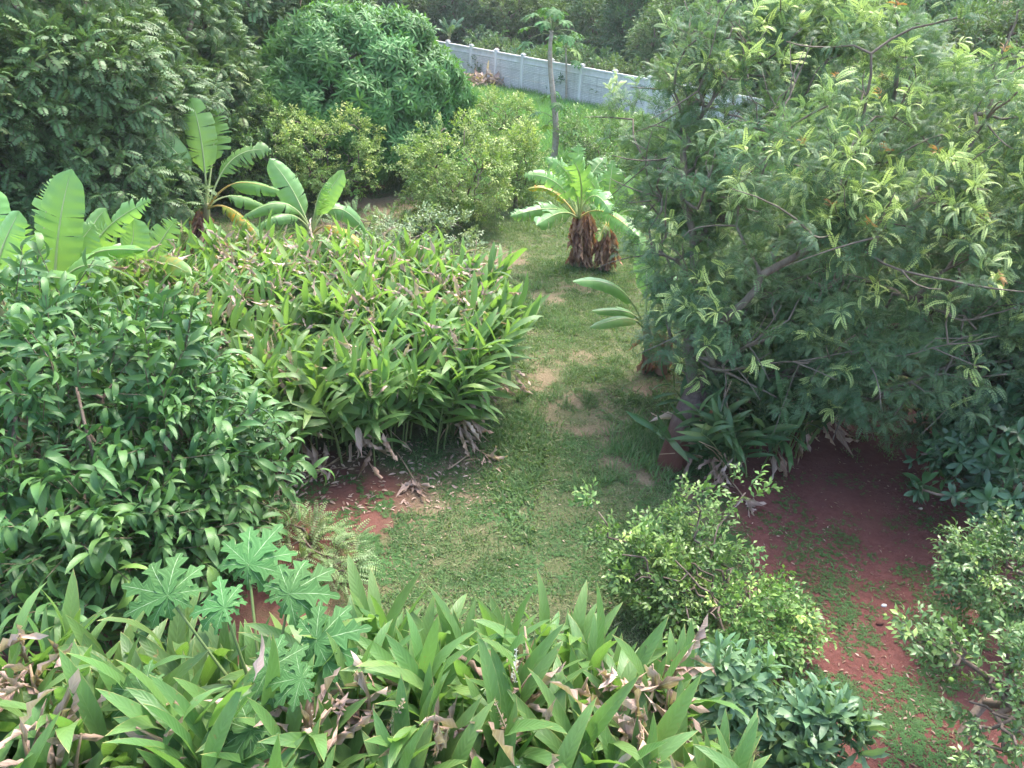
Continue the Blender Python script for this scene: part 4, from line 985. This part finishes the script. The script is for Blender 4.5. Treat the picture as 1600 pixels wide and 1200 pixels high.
def EL(px, py, Y0, r, n, lr, seed=0, **k):
    return lumps_in(np.random.default_rng(seed + 1000), aty(px, py, Y0), r, n, lr, **k)
cat = np.concatenate

# domed mango
c = aty(560, 150, 24.0); base = (c[0], c[1] + .3, 0)
lm = lumps_in(np.random.default_rng(3), (c[0], c[1], 2.15), (2.95, 2.7, 2.35), 240, .46, .45, (.84, .97))
lm = cat([lm, lumps_in(np.random.default_rng(33), (c[0] - .2, c[1], 1.4), (3.2, 2.8, 1.2), 50, .55, .75, (.85, 1.))])
tree('mango_tree', 'domed mango tree with bright drooping rosettes of narrow leaves, beside the wall', 'mango tree', base, lm, MANGO, 'mango', 15, .31, r0=.2, seed=3, up=.25, jit=.3, age=(0, .35), flat=.8)

# dark pinnate trees filling the upper left
for k, (lb, px, py, Y0, r, zc, n, lr) in enumerate([
        ('large dark leafy tree filling the upper left corner down to the banana leaves', 60, 120, 16.2, (2.6, 2.3, 3.0), 3.3, 60, .85),
        ('dark leafy tree standing behind the tall banana plant, its foliage tinged brown', 215, 150, 20.5, (2.5, 2.4, 3.2), 3.0, 60, .85),
        ('dark leafy tree whose crown meets the left side of the domed mango tree', 370, 120, 26.5, (2.8, 2.6, 3.0), 3.0, 60, .9),
        ('tall dark leafy tree at the top edge between two nearer dark trees', 250, 30, 29.0, (3.4, 3.0, 3.6), 4.0, 55, 1.1),
        ('dark leafy tree cut by the left picture edge behind the broad banana leaves', -60, 250, 15.0, (2.2, 1.8, 2.2), 2.2, 40, .8),
        ('tall dark leafy tree at the top left corner behind the largest dark tree', 60, 10, 27.0, (3.6, 3., 3.8), 4.4, 50, 1.1),
        ('tall dark leafy tree far back above the domed mango tree', 440, 20, 37.0, (3.6, 3., 3.2), 3.6, 45, 1.1)]):
    c = aty(px, py, Y0); lm = lumps_in(np.random.default_rng(50 + k), (c[0], c[1], zc), r, n, lr, .35, (.6, .98))
    tree('dark_tree', lb, 'tree', (c[0], c[1], 0), lm, LYCH, 'lychee', (8 if Y0 < 26 else 6), (.40 if Y0 < 26 else .5), r0=.2, seed=50 + k, group='dark leafy trees on the left', up=.35, jit=.4, age=(0, .2), agetop=.25, agep=.02)

# broad glossy tree, lower left
c = np.array([-3.75, 6.3, 0])
lm = cat([lumps_in(np.random.default_rng(9), (-4.4, 6.5, 1.6), (1.75, 1.25, 1.15), 46, .40, .5, (.6, 1.05)), lumps_in(np.random.default_rng(10), (-3.15, 6.8, 1.15), (.62, .7, .75), 14, .28, .4, (.6, 1.)),
          lumps_in(np.random.default_rng(11), (-3.9, 5.4, 1.15), (1.15, .8, 1.0), 24, .36, .35, (.6, 1.))])
tree('broadleaf_tree', 'low tree with glossy curved oval leaves, in front of the ginger hedge', 'tree', c, lm, BROAD, 'broad', 13, .40, r0=.07, seed=9, up=.5, jit=.45, age=(0, .15), flat=.85, agep=.03)

# citrus shrubs in the middle distance
for k, (lb, px, py, Y0, r, zc, n, lr, mt, ag, dn) in enumerate([
        ('yellowing citrus shrub in front of the domed mango tree, loose branches tipped pale yellow', 505, 290, 20.3, (1.15, 1.0, 1.15), 1.35, 34, .36, 'citrusyel', .55, 17),
        ('tall rounded citrus shrub at the head of the grass path, yellow at the top', 715, 300, 19.6, (1.25, 1.1, 1.2), 1.25, 46, .40, 'citrusyel', .45, 20),
        ('dark green citrus shrub between the tall banana plant and the yellowing shrub', 415, 270, 20.8, (1.4, 1.2, 1.05), 1.15, 36, .40, 'citrus', .25, 20),
        ('slender yellow-green citrus shrub on the right shoulder of the rounded one', 808, 270, 21.5, (.5, .5, .9), 1.1, 22, .34, 'citrusyel', .45, 17),
        ('small bright green shrub in the long grass below the boundary wall', 780, 185, 31.0, (1.1, 1.0, .7), .75, 24, .42, 'citrusyel', .3, 17),
        ('rounded olive green shrub right of the papaya trunk, before the long grass', 955, 228, 26.5, (1.5, 1.3, .9), .95, 36, .42, 'citrus', .35, 18),
        ('low shrub between the papaya trunk and the feathery tree', 1010, 265, 23.0, (1.3, 1.0, .8), .85, 20, .38, 'citrus', .3, 17)]):
    c = aty(px, py, Y0); lm = lumps_in(np.random.default_rng(80 + k), (c[0], c[1], zc), r, n, lr, .2, (.45, 1.))
    tree('citrus_shrub', lb, 'shrub', (c[0], c[1], 0), lm, CITS if Y0 > 25 else CITRUS, mt, dn * 1.2, .26, hole=.37, r0=.05, tip=.006, seed=80 + k, group='citrus shrubs', up=.45, jit=.6, age=(0, .2), agetop=ag, agep=.05)

# citrus shrubs near the viewer
c = at(1150, 985); lm = cat([EL(1145, 985, 5.75, (.72, .55, .42), 34, .2, 1), EL(1080, 850, 6.7, (.42, .4, .42), 16, .17, 2), EL(990, 880, 6.3, (.3, .25, .25), 7, .13, 3), EL(1040, 900, 6.2, (.45, .35, .3), 14, .17, 7), EL(1120, 930, 6.1, (.65, .45, .4), 20, .17, 77)])
lm = cat([lm, [list(aty(935, 800, 6.6)) + [.10], list(aty(950, 840, 6.5)) + [.13], list(aty(1165, 770, 7.0)) + [.12], list(aty(1090, 790, 7.0)) + [.12], list(aty(1240, 1010, 5.8)) + [.15], list(aty(1090, 930, 6.)) + [.2]]])
tree('citrus_shrub', 'straggling lime green citrus shrub between the open lawn and the front ginger clump', 'shrub', c, lm, CITRUS, 'citrus', 42, .23, hole=.40, r0=.04, tip=.005, seed=91, up=.6, jit=.6, age=(.0, .2), agetop=.4, agep=.08, group='citrus shrubs', bark='bark', wob=.2)
def fruits(k, P):
    def f(root):
        for q in P:
            mb = MB(); t = np.linspace(-1, 1, 8)
            mb.tube([np.array(q) + (0, 0, z * .02) for z in t], np.sqrt(np.maximum(0, 1 - t ** 2)) * .021 + .001, 10, 0); mb.build('fruit', ['fruit'], root)
    return f
c = at(1590, 1150); lm = cat([EL(1590, 1080, 4.7, (.42, .35, .38), 20, .16, 4), EL(1470, 1010, 5.1, (.22, .2, .16), 6, .11, 5), EL(1560, 1160, 4.3, (.3, .2, .2), 9, .13, 6), [list(aty(1470, 965, 5.2)) + [.07], list(aty(1445, 1000, 5.2)) + [.08]]])
t_ = tree('citrus_shrub', 'citrus bush with small green fruit over a leaning dark stem', 'shrub', c, lm, CITRUS, 'citrusgrey', 42, .24, hole=.36, r0=.045, tip=.005, seed=92, up=.5, jit=.6, age=(0, .15), agetop=.1, agep=.05, group='citrus shrubs',
          trunk=[at(1498, 1158) - (0, 0, .04), at(1515, 1130) + (0, 0, .1), aty(1545, 1090, at(1545, 1090)[1] - .25)])
fruits(0, [aty(1452, 1005, 4.95), aty(1486, 1062, 4.7), aty(1560, 1072, 4.5)])(t_)
c = at(1600, 960); lm = cat([EL(1570, 905, 6.2, (.5, .4, .42), 22, .19, 8), EL(1530, 870, 6.4, (.2, .2, .2), 5, .12, 9)])
tree('citrus_shrub', 'dense grey-green citrus bush on red soil above the fruiting one', 'shrub', c, lm, CITRUS, 'citrusgrey', 40, .22, hole=.37, r0=.04, tip=.005, seed=93, up=.5, jit=.6, age=(0, .12), agetop=.15, agep=.05, group='citrus shrubs')

# pale pinnate shrub and pale sparse shrub
c = at(475, 850); lm = cat([EL(448, 855, 6.9, (.60, .45, .14), 20, .18, 12, zmin=.03), EL(535, 875, 6.7, (.25, .3, .1), 6, .13, 13, zmin=.03)])
PL = [pinnate(rng, [leaf(2, .42, .3, .1, pk=.5, rng=rng)], 9, 1., .2, 70, .7, .2) for k in range(3)]
tree('pinnate_shrub', 'low pale shrub of small paired leaflets between lobed papaya leaves and bare soil', 'shrub', c, lm, PL, 'pinlight', 75, .22, r0=.02, tip=.004, seed=95, up=.2, jit=.6, age=(0, .4), zmin=.03, twig='greentwig')
c = at(670, 400); lm = cat([EL(665, 365, 15.6, (.95, .6, .35), 22, .2, 15), EL(720, 395, 15.0, (.5, .4, .2), 9, .15, 16), EL(620, 385, 15.5, (.5, .4, .4), 12, .2, 17)])
tree('sparse_shrub', 'sparse shrub of pale leaves on thin bare twigs behind the ginger hedge', 'shrub', (c[0], c[1] - .5, 0), lm, CITRUS, 'sparse', 16, .26, r0=.03, seed=96, up=.4, jit=.7, age=(0, .5), bark='greybark')
for k, (px, py, Y0, lb) in enumerate([(610, 325, 18.2, 'faint grey low weed in the shade below the domed mango tree'), (555, 340, 17.8, 'grey-green weed in shade behind the smaller banana plant')]):
    c = aty(px, py, Y0); tree('shade_weed', lb, 'weed', (c[0], c[1], 0), lumps_in(np.random.default_rng(k), (c[0], c[1], .35), (.6, .5, .3), 10, .2, .05), PL, 'pinlight', 22, .3, r0=.02, seed=97 + k, zmin=.03, twig='greentwig')

# bluish lobed plants at the bottom
def lobedleaf(rng):
    def pf(t): return prof_lance(t, .5) * (.75 + .5 * np.abs(((t * 4) % 1) - .4))
    return leaf(10, .30, rng.uniform(.2, 1.), rng.uniform(.1, .5), rng=rng, prof=pf, wave=.06)
LL = [lobedleaf(rng) for k in range(5)]
LOB = [rosette(rng, LL, 8, 1., 12, 80, stem=0) for k in range(4)]
for k, (lb, px, py, Y0, r, n) in enumerate([('bluish green plant with wavy lobed leaves behind the front ginger clump', 1150, 1075, 4.6, (.34, .25, .28), 16), ('bluish green plant with wavy lobed leaves at the bottom edge, beside the weedy soil', 1262, 1140, 4.5, (.30, .26, .22), 16)]):
    c = aty(px, py, Y0); tree('lobed_plant', lb, 'plant', (c[0], c[1], 0), lumps_in(np.random.default_rng(k), (c[0], c[1], c[2] - .05), r, n, .14, .1, (.3, 1.)), LOB, 'blue', 34, .22, r0=.03, seed=110 + k, up=1.2, jit=.5, age=(0, .12), agep=.03, group='bluish lobed plants', twig='greentwig')

# dark glossy shrub at the right
LG_ = [leaf(5, .34, b, .25, pk=.55, rng=rng) for b in (.2, .5, .9)]
DARK = [rosette(rng, LG_, 8, 1., 40, 100) for k in range(3)] + [twigt(rng, LG_, 7, 1., .6, 60) for k in range(2)]
c = at(1640, 800); lm = cat([EL(1600, 690, 8.6, (1.1, 1.0, .8), 26, .34, 20), EL(1590, 800, 7.4, (.35, .4, .4), 8, .2, 21), EL(1500, 700, 8.6, (.45, .5, .35), 8, .2, 22), EL(1680, 560, 9.6, (1.2, 1., 1.), 20, .4, 23), [list(aty(1440, 765, 7.9)) + [.07], list(aty(1490, 775, 7.8)) + [.12], list(aty(1440, 710, 8.6)) + [.12]]])
tree('dark_shrub', 'dark glossy-leaved shrub at the right edge reaching over the red soil below the feathery tree', 'shrub', c, lm, DARK, 'dark', 15, .22, r0=.06, seed=120, up=.4, jit=.5, age=(0, .15), agep=.1, bark='bark')

# feathery trees
def feather_tree(label, base, lm, seed, trunk, r0, group, dens=20, size=.235, tips=.075, agetop=.03, bare=()):
    rng = np.random.default_rng(seed); root = thing('feathery_tree', label, 'tree', base, group)
    tb = MB(); nodes = limbs(tb, rng, base, lm, r0, trunk, seg=6, tip=.007, wob=.16, lift=.15, pw=.55, m2=1)
    ctr = lm[:, :3].mean(0)
    for k in range(330):      # bare grey twigs
        s = nodes[rng.integers(len(nodes))]
        if s[2] < .9: continue
        d = nrm(nrm(s - ctr) + rng.normal(size=3) * .7 + (.2, -.1, .2)); l = rng.uniform(.3, 1.1)
        tb.tube(bez([s, s + d * l * .5 + rng.normal(size=3) * .08, s + d * l], np.linspace(0, 1, 5)), [.014, .011, .009, .007, .004], 4, 1)
    for path, r_ in bare:
        Q_ = [aty(*q) for q in path]; s = nodes[np.argmin(np.linalg.norm(nodes - (Q_[0] + (-.2, .8, -.1)), axis=1))]
        pp = [s] + Q_; tt = np.linspace(0, len(pp) - 1, 12); pp = np.array(pp); ip = np.stack([np.interp(tt, np.arange(len(pp)), pp[:, i]) for i in range(3)], -1) + rng.normal(size=(12, 3)) * .012
        tb.tube(ip, np.linspace(r_, r_ * .3, 12), 7, 1)
        for q in range(4):
            a0 = ip[rng.integers(5, 12)]; d = nrm(Q_[-1] - Q_[0] + rng.normal(size=3) * .5); tb.tube([a0, a0 + d * .25 + rng.normal(size=3) * .03, a0 + d * .55], [.012, .008, .004], 4, 1)
    tb.build('trunk', ['redbark', 'greybark'], root)
    cb = MB(); P, D = crown(cb, rng, lm, FEATH, dens, size, up=.25, jit=.55, age=(0, .05), flat=.8, zmin=.55, agetop=agetop, hole=.345)
    o = nrm(P - ctr)
    sc_ = (o @ np.array([.0, -.4, .45])) + rng.normal(size=len(P)) * .35 + 1.2 * (NZ(P[:, 0] * 1.7 + 5, P[:, 1] * 1.1 + P[:, 2] * 1.9, 2) - .5)
    k = np.nonzero(sc_ > np.quantile(sc_, 1 - tips))[0]
    cb.scatter(FTIP, P[k] + D[k] * .16 + (0, 0, .06), nrm(D[k] + (0, -.2, .35)), size * 1.15 * rng.uniform(.7, 1.1, len(k)), rng, age=.35 - rng.random(len(k)) * .75)
    cb.build('crown', ['feather', 'greentwig'], root)
    kk = rng.permutation(k)[:max(6, len(k) // 25)]; kk = kk[P[kk][:, 2] > ctr[2]]; rb = MB()
    rb.scatter(FTIP, P[kk] + D[kk] * .22 + (0, 0, .12), nrm(D[kk] + (0, 0, .8)), size * rng.uniform(.35, .6, len(kk)), rng, age=-.6 * np.ones(len(kk)))
    rb.build('new_shoots', ['feathered', 'greentwig'], root)
    return root
fb = at(1050, 732)
lm = cat([lumps_in(np.random.default_rng(1), (4.6, 10.9, 2.9), (2.9, 2.4, 2.15), 125, .46, .9, (.60, 1.07)), lumps_in(np.random.default_rng(91), (4.8, 10.9, 3.2), (3.1, 2.6, 2.4), 46, .16, 2.2, (.98, 1.12)), lumps_in(np.random.default_rng(2), (3.3, 10.0, 1.75), (1.45, 1.2, .85), 34, .36, .8, (.6, 1.)),
          lumps_in(np.random.default_rng(4), (5.6, 9.6, 1.75), (1.9, 1.3, .9), 44, .42, .7, (.6, 1.)), lumps_in(np.random.default_rng(6), (2.6, 11.8, 3.8), (1.15, 1.0, 1.5), 26, .38, .9, (.6, 1.)),
          EL(1090, 120, 11.3, (.42, .6, .6), 13, .24, 70), EL(1100, 45, 11.8, (.4, .6, .4), 8, .22, 71), EL(1190, 70, 12.0, (.7, .7, .4), 11, .3, 72), EL(1050, 270, 10.8, (.35, .5, .6), 10, .24, 73), EL(1330, 60, 12.2, (1.2, .7, .35), 18, .34, 74),
          lumps_in(np.random.default_rng(7), (7.6, 11.0, 2.6), (1.7, 1.8, 1.9), 44, .5, .9, (.6, 1.)), lumps_in(np.random.default_rng(8), (4.7, 11.0, 2.6), (1.6, 1.4, 1.3), 26, .45, .9, (.3, .9))])
feather_tree('large feathery-leaved tree with pale tips, its soil-stained trunk leaning beside the grass path', fb, lm, 130,
             [fb - (0, 0, .1), fb + (.02, .03, .35), aty(1070, 655, 9.3), aty(1090, 615, 9.6), aty(1130, 570, 10.1), aty(1200, 500, 10.5)], .185, 'feathery-leaved trees',
             bare=[([(1425, 470, 9.3), (1470, 425, 9.2), (1530, 380, 9.3)], .04), ([(1280, 475, 9.3), (1288, 415, 9.2), (1325, 388, 9.3)], .022), ([(1295, 455, 9.3), (1320, 420, 9.3)], .025), ([(1500, 500, 8.9), (1555, 488, 8.8), (1610, 472, 8.8)], .02),
                   ([(1120, 580, 9.2), (1200, 568, 8.9), (1290, 560, 8.8)], .018), ([(1130, 560, 9.2), (1170, 540, 9.), (1230, 500, 9.)], .026), ([(1400, 560, 8.6), (1530, 520, 8.4)], .014), ([(1090, 330, 10.3), (1110, 270, 10.3), (1125, 190, 10.6)], .025),
                   ([(1180, 300, 10.), (1215, 200, 10.2), (1240, 130, 10.6)], .022), ([(1180, 195, 10.6), (1240, 130, 10.8)], .018), ([(1480, 330, 10.), (1500, 250, 10.2)], .02)])
c = aty(1440, 150, 16.5)
lm = lumps_in(np.random.default_rng(12), (c[0], c[1], 3.2), (2.2, 2.0, 1.55), 60, .55, .9, (.65, 1.))
feather_tree('second feathery-leaved tree with a rounded crown beyond the large one, near the upper right corner', (c[0], c[1], 0), lm, 131, None, .16, 'feathery-leaved trees', 15, .28, .12)
lm = lumps_in(np.random.default_rng(13), (9.6, 13.5, 2.6), (1.8, 1.8, 1.7), 36, .6, .9, (.65, 1.))
feather_tree('feathery-leaved tree at the right picture edge with yellow-green new tips', (9.8, 13.6, 0), lm, 132, None, .14, 'feathery-leaved trees', 15, .27, .12)

# papaya trees before the wall
def papaya_tree(label, base, pts, leaves, seed, r=.12, heads=((0, 16, .9),)):
    rng = np.random.default_rng(seed); root = thing('papaya_tree', label, 'papaya tree', base, 'papaya trees'); pts = np.array(pts)
    t = np.linspace(0, 1, 14); c = bez(pts, t); tb = MB(); tb.tube(c, r * (1 - .5 * t) * (1 + .05 * np.sin(np.arange(14) * 2.5)), 10, 0); tb.build('trunk', ['papayabark'], root)
    for (tt, n, L_) in heads:
        top = c[-1] if tt >= 1 else bez(pts, [tt])[0]; 
        for k in range(n):
            a = k * 2.4 + rng.normal() * .2; el = R(75 - 105 * (k / n) + rng.normal() * 8); o = np.array([math.cos(a) * math.cos(el), math.sin(a) * math.cos(el), math.sin(el)])
            e = top + o * L_ * rng.uniform(.7, 1.05) + (0, 0, -.12 * L_); mb = MB()
            mb.tube(bez([top - (0, 0, .1 * k / n), top + o * L_ * .5 + (0, 0, .08), e], np.linspace(0, 1, 5)), [.016, .014, .012, .01, .008], 5, 1)
            d = nrm(o * (1, 1, .3) + (0, 0, -.45)); mb.scatter([PAP[k % 4]], [e], [d], [rng.uniform(.32, .46)], rng, U=np.array([nrm(o * .3 + (0, 0, 1.))]), rand=[rng.random()], age=[(.9 if k == n - 1 else 0)])
            mb.build('leaf', ['papaya', 'cane'], root)
    return root
p0 = at(862, 262); Y0 = p0[1]
papaya_tree('tall papaya tree with a pale curved trunk and a leafy tuft halfway up', p0, [p0, aty(882, 180, Y0), aty(850, 130, Y0), aty(862, 48, Y0)], None, 1, .12, ((1., 14, .95), (.36, 7, .8)))
p0 = at(884, 165); Y0 = p0[1]
papaya_tree('slimmer papaya tree standing behind and right of the tall one against the wall', p0, [p0, aty(886, 130, Y0), aty(884, 75, Y0)], None, 2, .07, ((1., 12, .9),))

# brush heap by the wall, weed under the wall
c = at(745, 138); root = thing('brush_heap', 'small heap of dry cut brush against the foot of the boundary wall', 'brush heap', c); mb = MB()
n = 320; P = c + (0, 0, .25) + rng.normal(size=(n, 3)) * (1.1, .4, .18); P[:, 2] = np.abs(P[:, 2]); mb.scatter(DRY, P, nrm(rng.normal(size=(n, 3)) * (1, 1, .4)), rng.uniform(.4, 1.1, n), rng); mb.build('dead_twigs', ['dry'], root)

# trees and bushes beyond the wall, each of its own shape
BG = []
for k, (px, Y0, rx, ht, kind) in enumerate([
        (600, 58, 3.4, 5.5, 1), (680, 61, 3.2, 6.0, 0), (755, 56, 2.9, 5.8, 0), (820, 53, 2.6, 4.6, 1), (890, 56, 3.2, 6.4, 0), (960, 50, 2.6, 5.4, 1), (1030, 47, 3.0, 6.2, 0),
        (1100, 42, 2.8, 5.6, 1), (1170, 38, 3.0, 5.9, 0), (1250, 36, 3.0, 5.6, 0), (1340, 33, 2.8, 5.6, 1), (1440, 31, 3.0, 5.8, 0), (1540, 29, 3.0, 5.6, 0), (1640, 26, 3.0, 5.6, 1),
        (540, 52, 3.2, 6.0, 0), (480, 46, 3.0, 5.6, 1), (1390, 42, 3.6, 7.0, 0), (1200, 50, 3.8, 7.0, 1), (1000, 62, 4., 7.4, 0), (820, 68, 4.2, 7.4, 0), (650, 74, 4.4, 7.6, 1), (1560, 40, 3.6, 7., 1), (350, 45, 3.6, 6.6, 0), (200, 40, 3.6, 6.6, 1), (60, 36, 3.6, 6.6, 0)]):
    BG.append((px, Y0, rx, ht, kind))
looks = ['blue-green', 'olive']; NB = {}
words_ = ['behind the mango crown', 'just beyond the far end of the wall', 'above the third wall post', 'behind the wall left of the papaya crowns', 'right behind the papaya crowns', 'behind the wall between papaya and feathery tree', 'where the wall meets the feathery tree',
          'behind the left top of the feathery tree', 'behind the highest tip of the feathery tree', 'above the red-tipped shoots of the feathery tree', 'left of the pale banana in the thicket', 'above the second feathery tree', 'right of the second feathery tree at the top edge', 'at the extreme upper right corner',
          'left of the far wall end', 'behind the pale banana above the mango', 'rising behind the pale banana in the thicket', 'rising over the feathery tree from far back', 'in the back row right of the papaya', 'in the back row left of the papaya', 'in the back row over the mango', 'in the back row at the upper right', 'in the back row over the dark trees', 'in the back row above the tall banana', 'in the back row at the upper left']
for k, (px, Y0, rx, ht, kind) in enumerate(BG):
    c = aty(px, 40, Y0); rg = np.random.default_rng(200 + k)
    lm = lumps_in(rg, (c[0], c[1], ht * .52), (rx, rx * .8, ht * .5), 44, rx * .27, .3, (.6, 1.05))
    far = Y0 > 45
    tree('forest_tree', ('olive green leafy tree ' if kind else 'dark blue-green leafy tree ') + words_[k], 'tree', (c[0], c[1], 0), lm, [SPR, LYL][kind], ['wood1', 'wood2'][kind], (5.5 if far else 7) * (1.5 if kind == 0 else 1.2), .62 if far else .5, r0=.2, seed=300 + k,
         group='trees beyond the boundary wall', up=.3, jit=.6, age=(0, .25), agetop=.2)
# low bushes right behind the wall
for k in range(9):
    u = 1.0 + k * 2.05 + rng.uniform(-.5, .5); p_ = WA * (1, 1, 0) + wx * (u - 2) - wn * rng.uniform(1.2, 2.0) ; h_ = rng.uniform(1.6, 2.5)
    tree('bush', 'bushy undergrowth directly behind the boundary wall, ' + ['left of the first clear panel', 'over the first clear panel', 'over the second clear panel', 'left of the tall papaya', 'behind the papaya trunks', 'left of the low banana', 'beside the low banana', 'right of the low banana', 'where the feathery tree hides the wall'][k], 'bush', (p_[0], p_[1], 0),
         lumps_in(np.random.default_rng(k), (p_[0], p_[1], h_ * .5), (1.3, .8, h_ * .5), 16, .4, .2), SPR if k % 2 else LYL, ['wood1', 'wood2'][k % 2], 11, .45, r0=.08, seed=400 + k, group='bushes behind the boundary wall', age=(0, .3))

# ================================================================== SMALL THINGS
rng = np.random.default_rng(500)
def pebble(label, px, py, r_, mat):
    p_ = at(px, py); root = MB(); t = np.linspace(-1, 1, 7); k = rng.uniform(.6, 1.)
    root.tube([(p_[0] + z * r_ * 1.5, p_[1] + .2 * r_ * z, r_ * .45 + float(gz(p_[0], p_[1]))) for z in t], np.sqrt(np.maximum(0.01, 1 - t ** 2)) * r_ * k, 7, 0)
    o = root.build('pebble', [mat]); tag(o, label, 'stone', 'pebbles on the red soil')
pebble('small pale pebble lying on bare red soil below the feathery tree', 1438, 795, .022, 'papayabark')
pebble('small white stone on the weedy part of the red soil', 1380, 950, .022, 'post')
pebble('small brown clod on red soil beside the grey-green citrus bush', 1521, 815, .025, 'bark')
pebble('small rusty clod in the weeds between the two citrus bushes', 1373, 978, .03, 'redbark')
for lb, px, py, sx_, n_ in (('low heap of pinkish dead leaves under the dark trees at the left', 185, 318, 1.0, 150), ('scatter of fallen red-brown sheaths round the foot of the tall banana plant', 322, 396, .55, 110)):
    c = at(px, py); root = thing('leaf_heap', lb, 'leaf heap', c); mb = MB(); P = c + rng.normal(size=(n_, 3)) * (sx_, .5, .07) + (0, 0, .05); P[:, 2] = np.abs(P[:, 2])
    mb.scatter(DRY, P, nrm(rng.normal(size=(n_, 3)) * (1, 1, .25)), rng.uniform(.15, .4, n_), rng); mb.build('dead_leaves', ['drybrown' if sx_ < .8 else 'dry'], root)
c = at(235, 350)
tree('weed_clump', 'low blue-green weed clump alone on the lawn left of the tall banana plant', 'weed', (c[0], c[1], 0), lumps_in(rng, (c[0], c[1], .15), (.5, .35, .15), 9, .16, .02), CITRUS, 'blue', 30, .25, r0=.02, seed=501, zmin=.02)
# stems of the shrub on bare soil and sticks
for lb, a_, b_ in (('thin bare stick lying on the soil in front of the ginger hedge', (440, 770), (540, 715)), ('forked dry stick lying beside the curled dead leaves by the hedge', (700, 735), (745, 700)), ('bare root-like stick on the red soil under the dark glossy shrub', (1405, 700), (1450, 780))):
    p0, p1 = at(*a_), at(*b_); mb = MB(); mid_ = (p0 + p1) / 2 + rng.normal(size=3) * .06 * (1, 1, 0)
    mb.tube(bez([p0 + (0, 0, .02), mid_ + (0, 0, .05), p1 + (0, 0, .02)], np.linspace(0, 1, 8)), [.012, .012, .011, .010, .009, .008, .006, .004], 6, 0)
    mb.tube(bez([mid_ + (0, 0, .03), mid_ + (.1, .02, .06), mid_ + (p1 - p0) * .3 + (.12, -.1, .02)], np.linspace(0, 1, 5)), [.007, .006, .005, .004, .003], 5, 0)
    tag(mb.build('fallen_stick', ['drycane' if 'root' not in lb else 'redbark']), lb, 'stick', 'sticks on the ground')

# ================================================================== HAZE
hz = MB(); hz.box((0, 45, 6.5), (70, 75, 8.5)); m, nt_, N, L = newmat('thin_haze')
pv = N.new('ShaderNodeVolumePrincipled'); pv.inputs['Color'].default_value = lin(.93, .96, 1.); pv.inputs['Density'].default_value = .0005; pv.inputs['Anisotropy'].default_value = .2
o_ = N.new('ShaderNodeOutputMaterial'); L.new(pv.outputs[0], o_.inputs['Volume'])
tag(hz.build('haze', [m], smooth=False), kind='stuff')
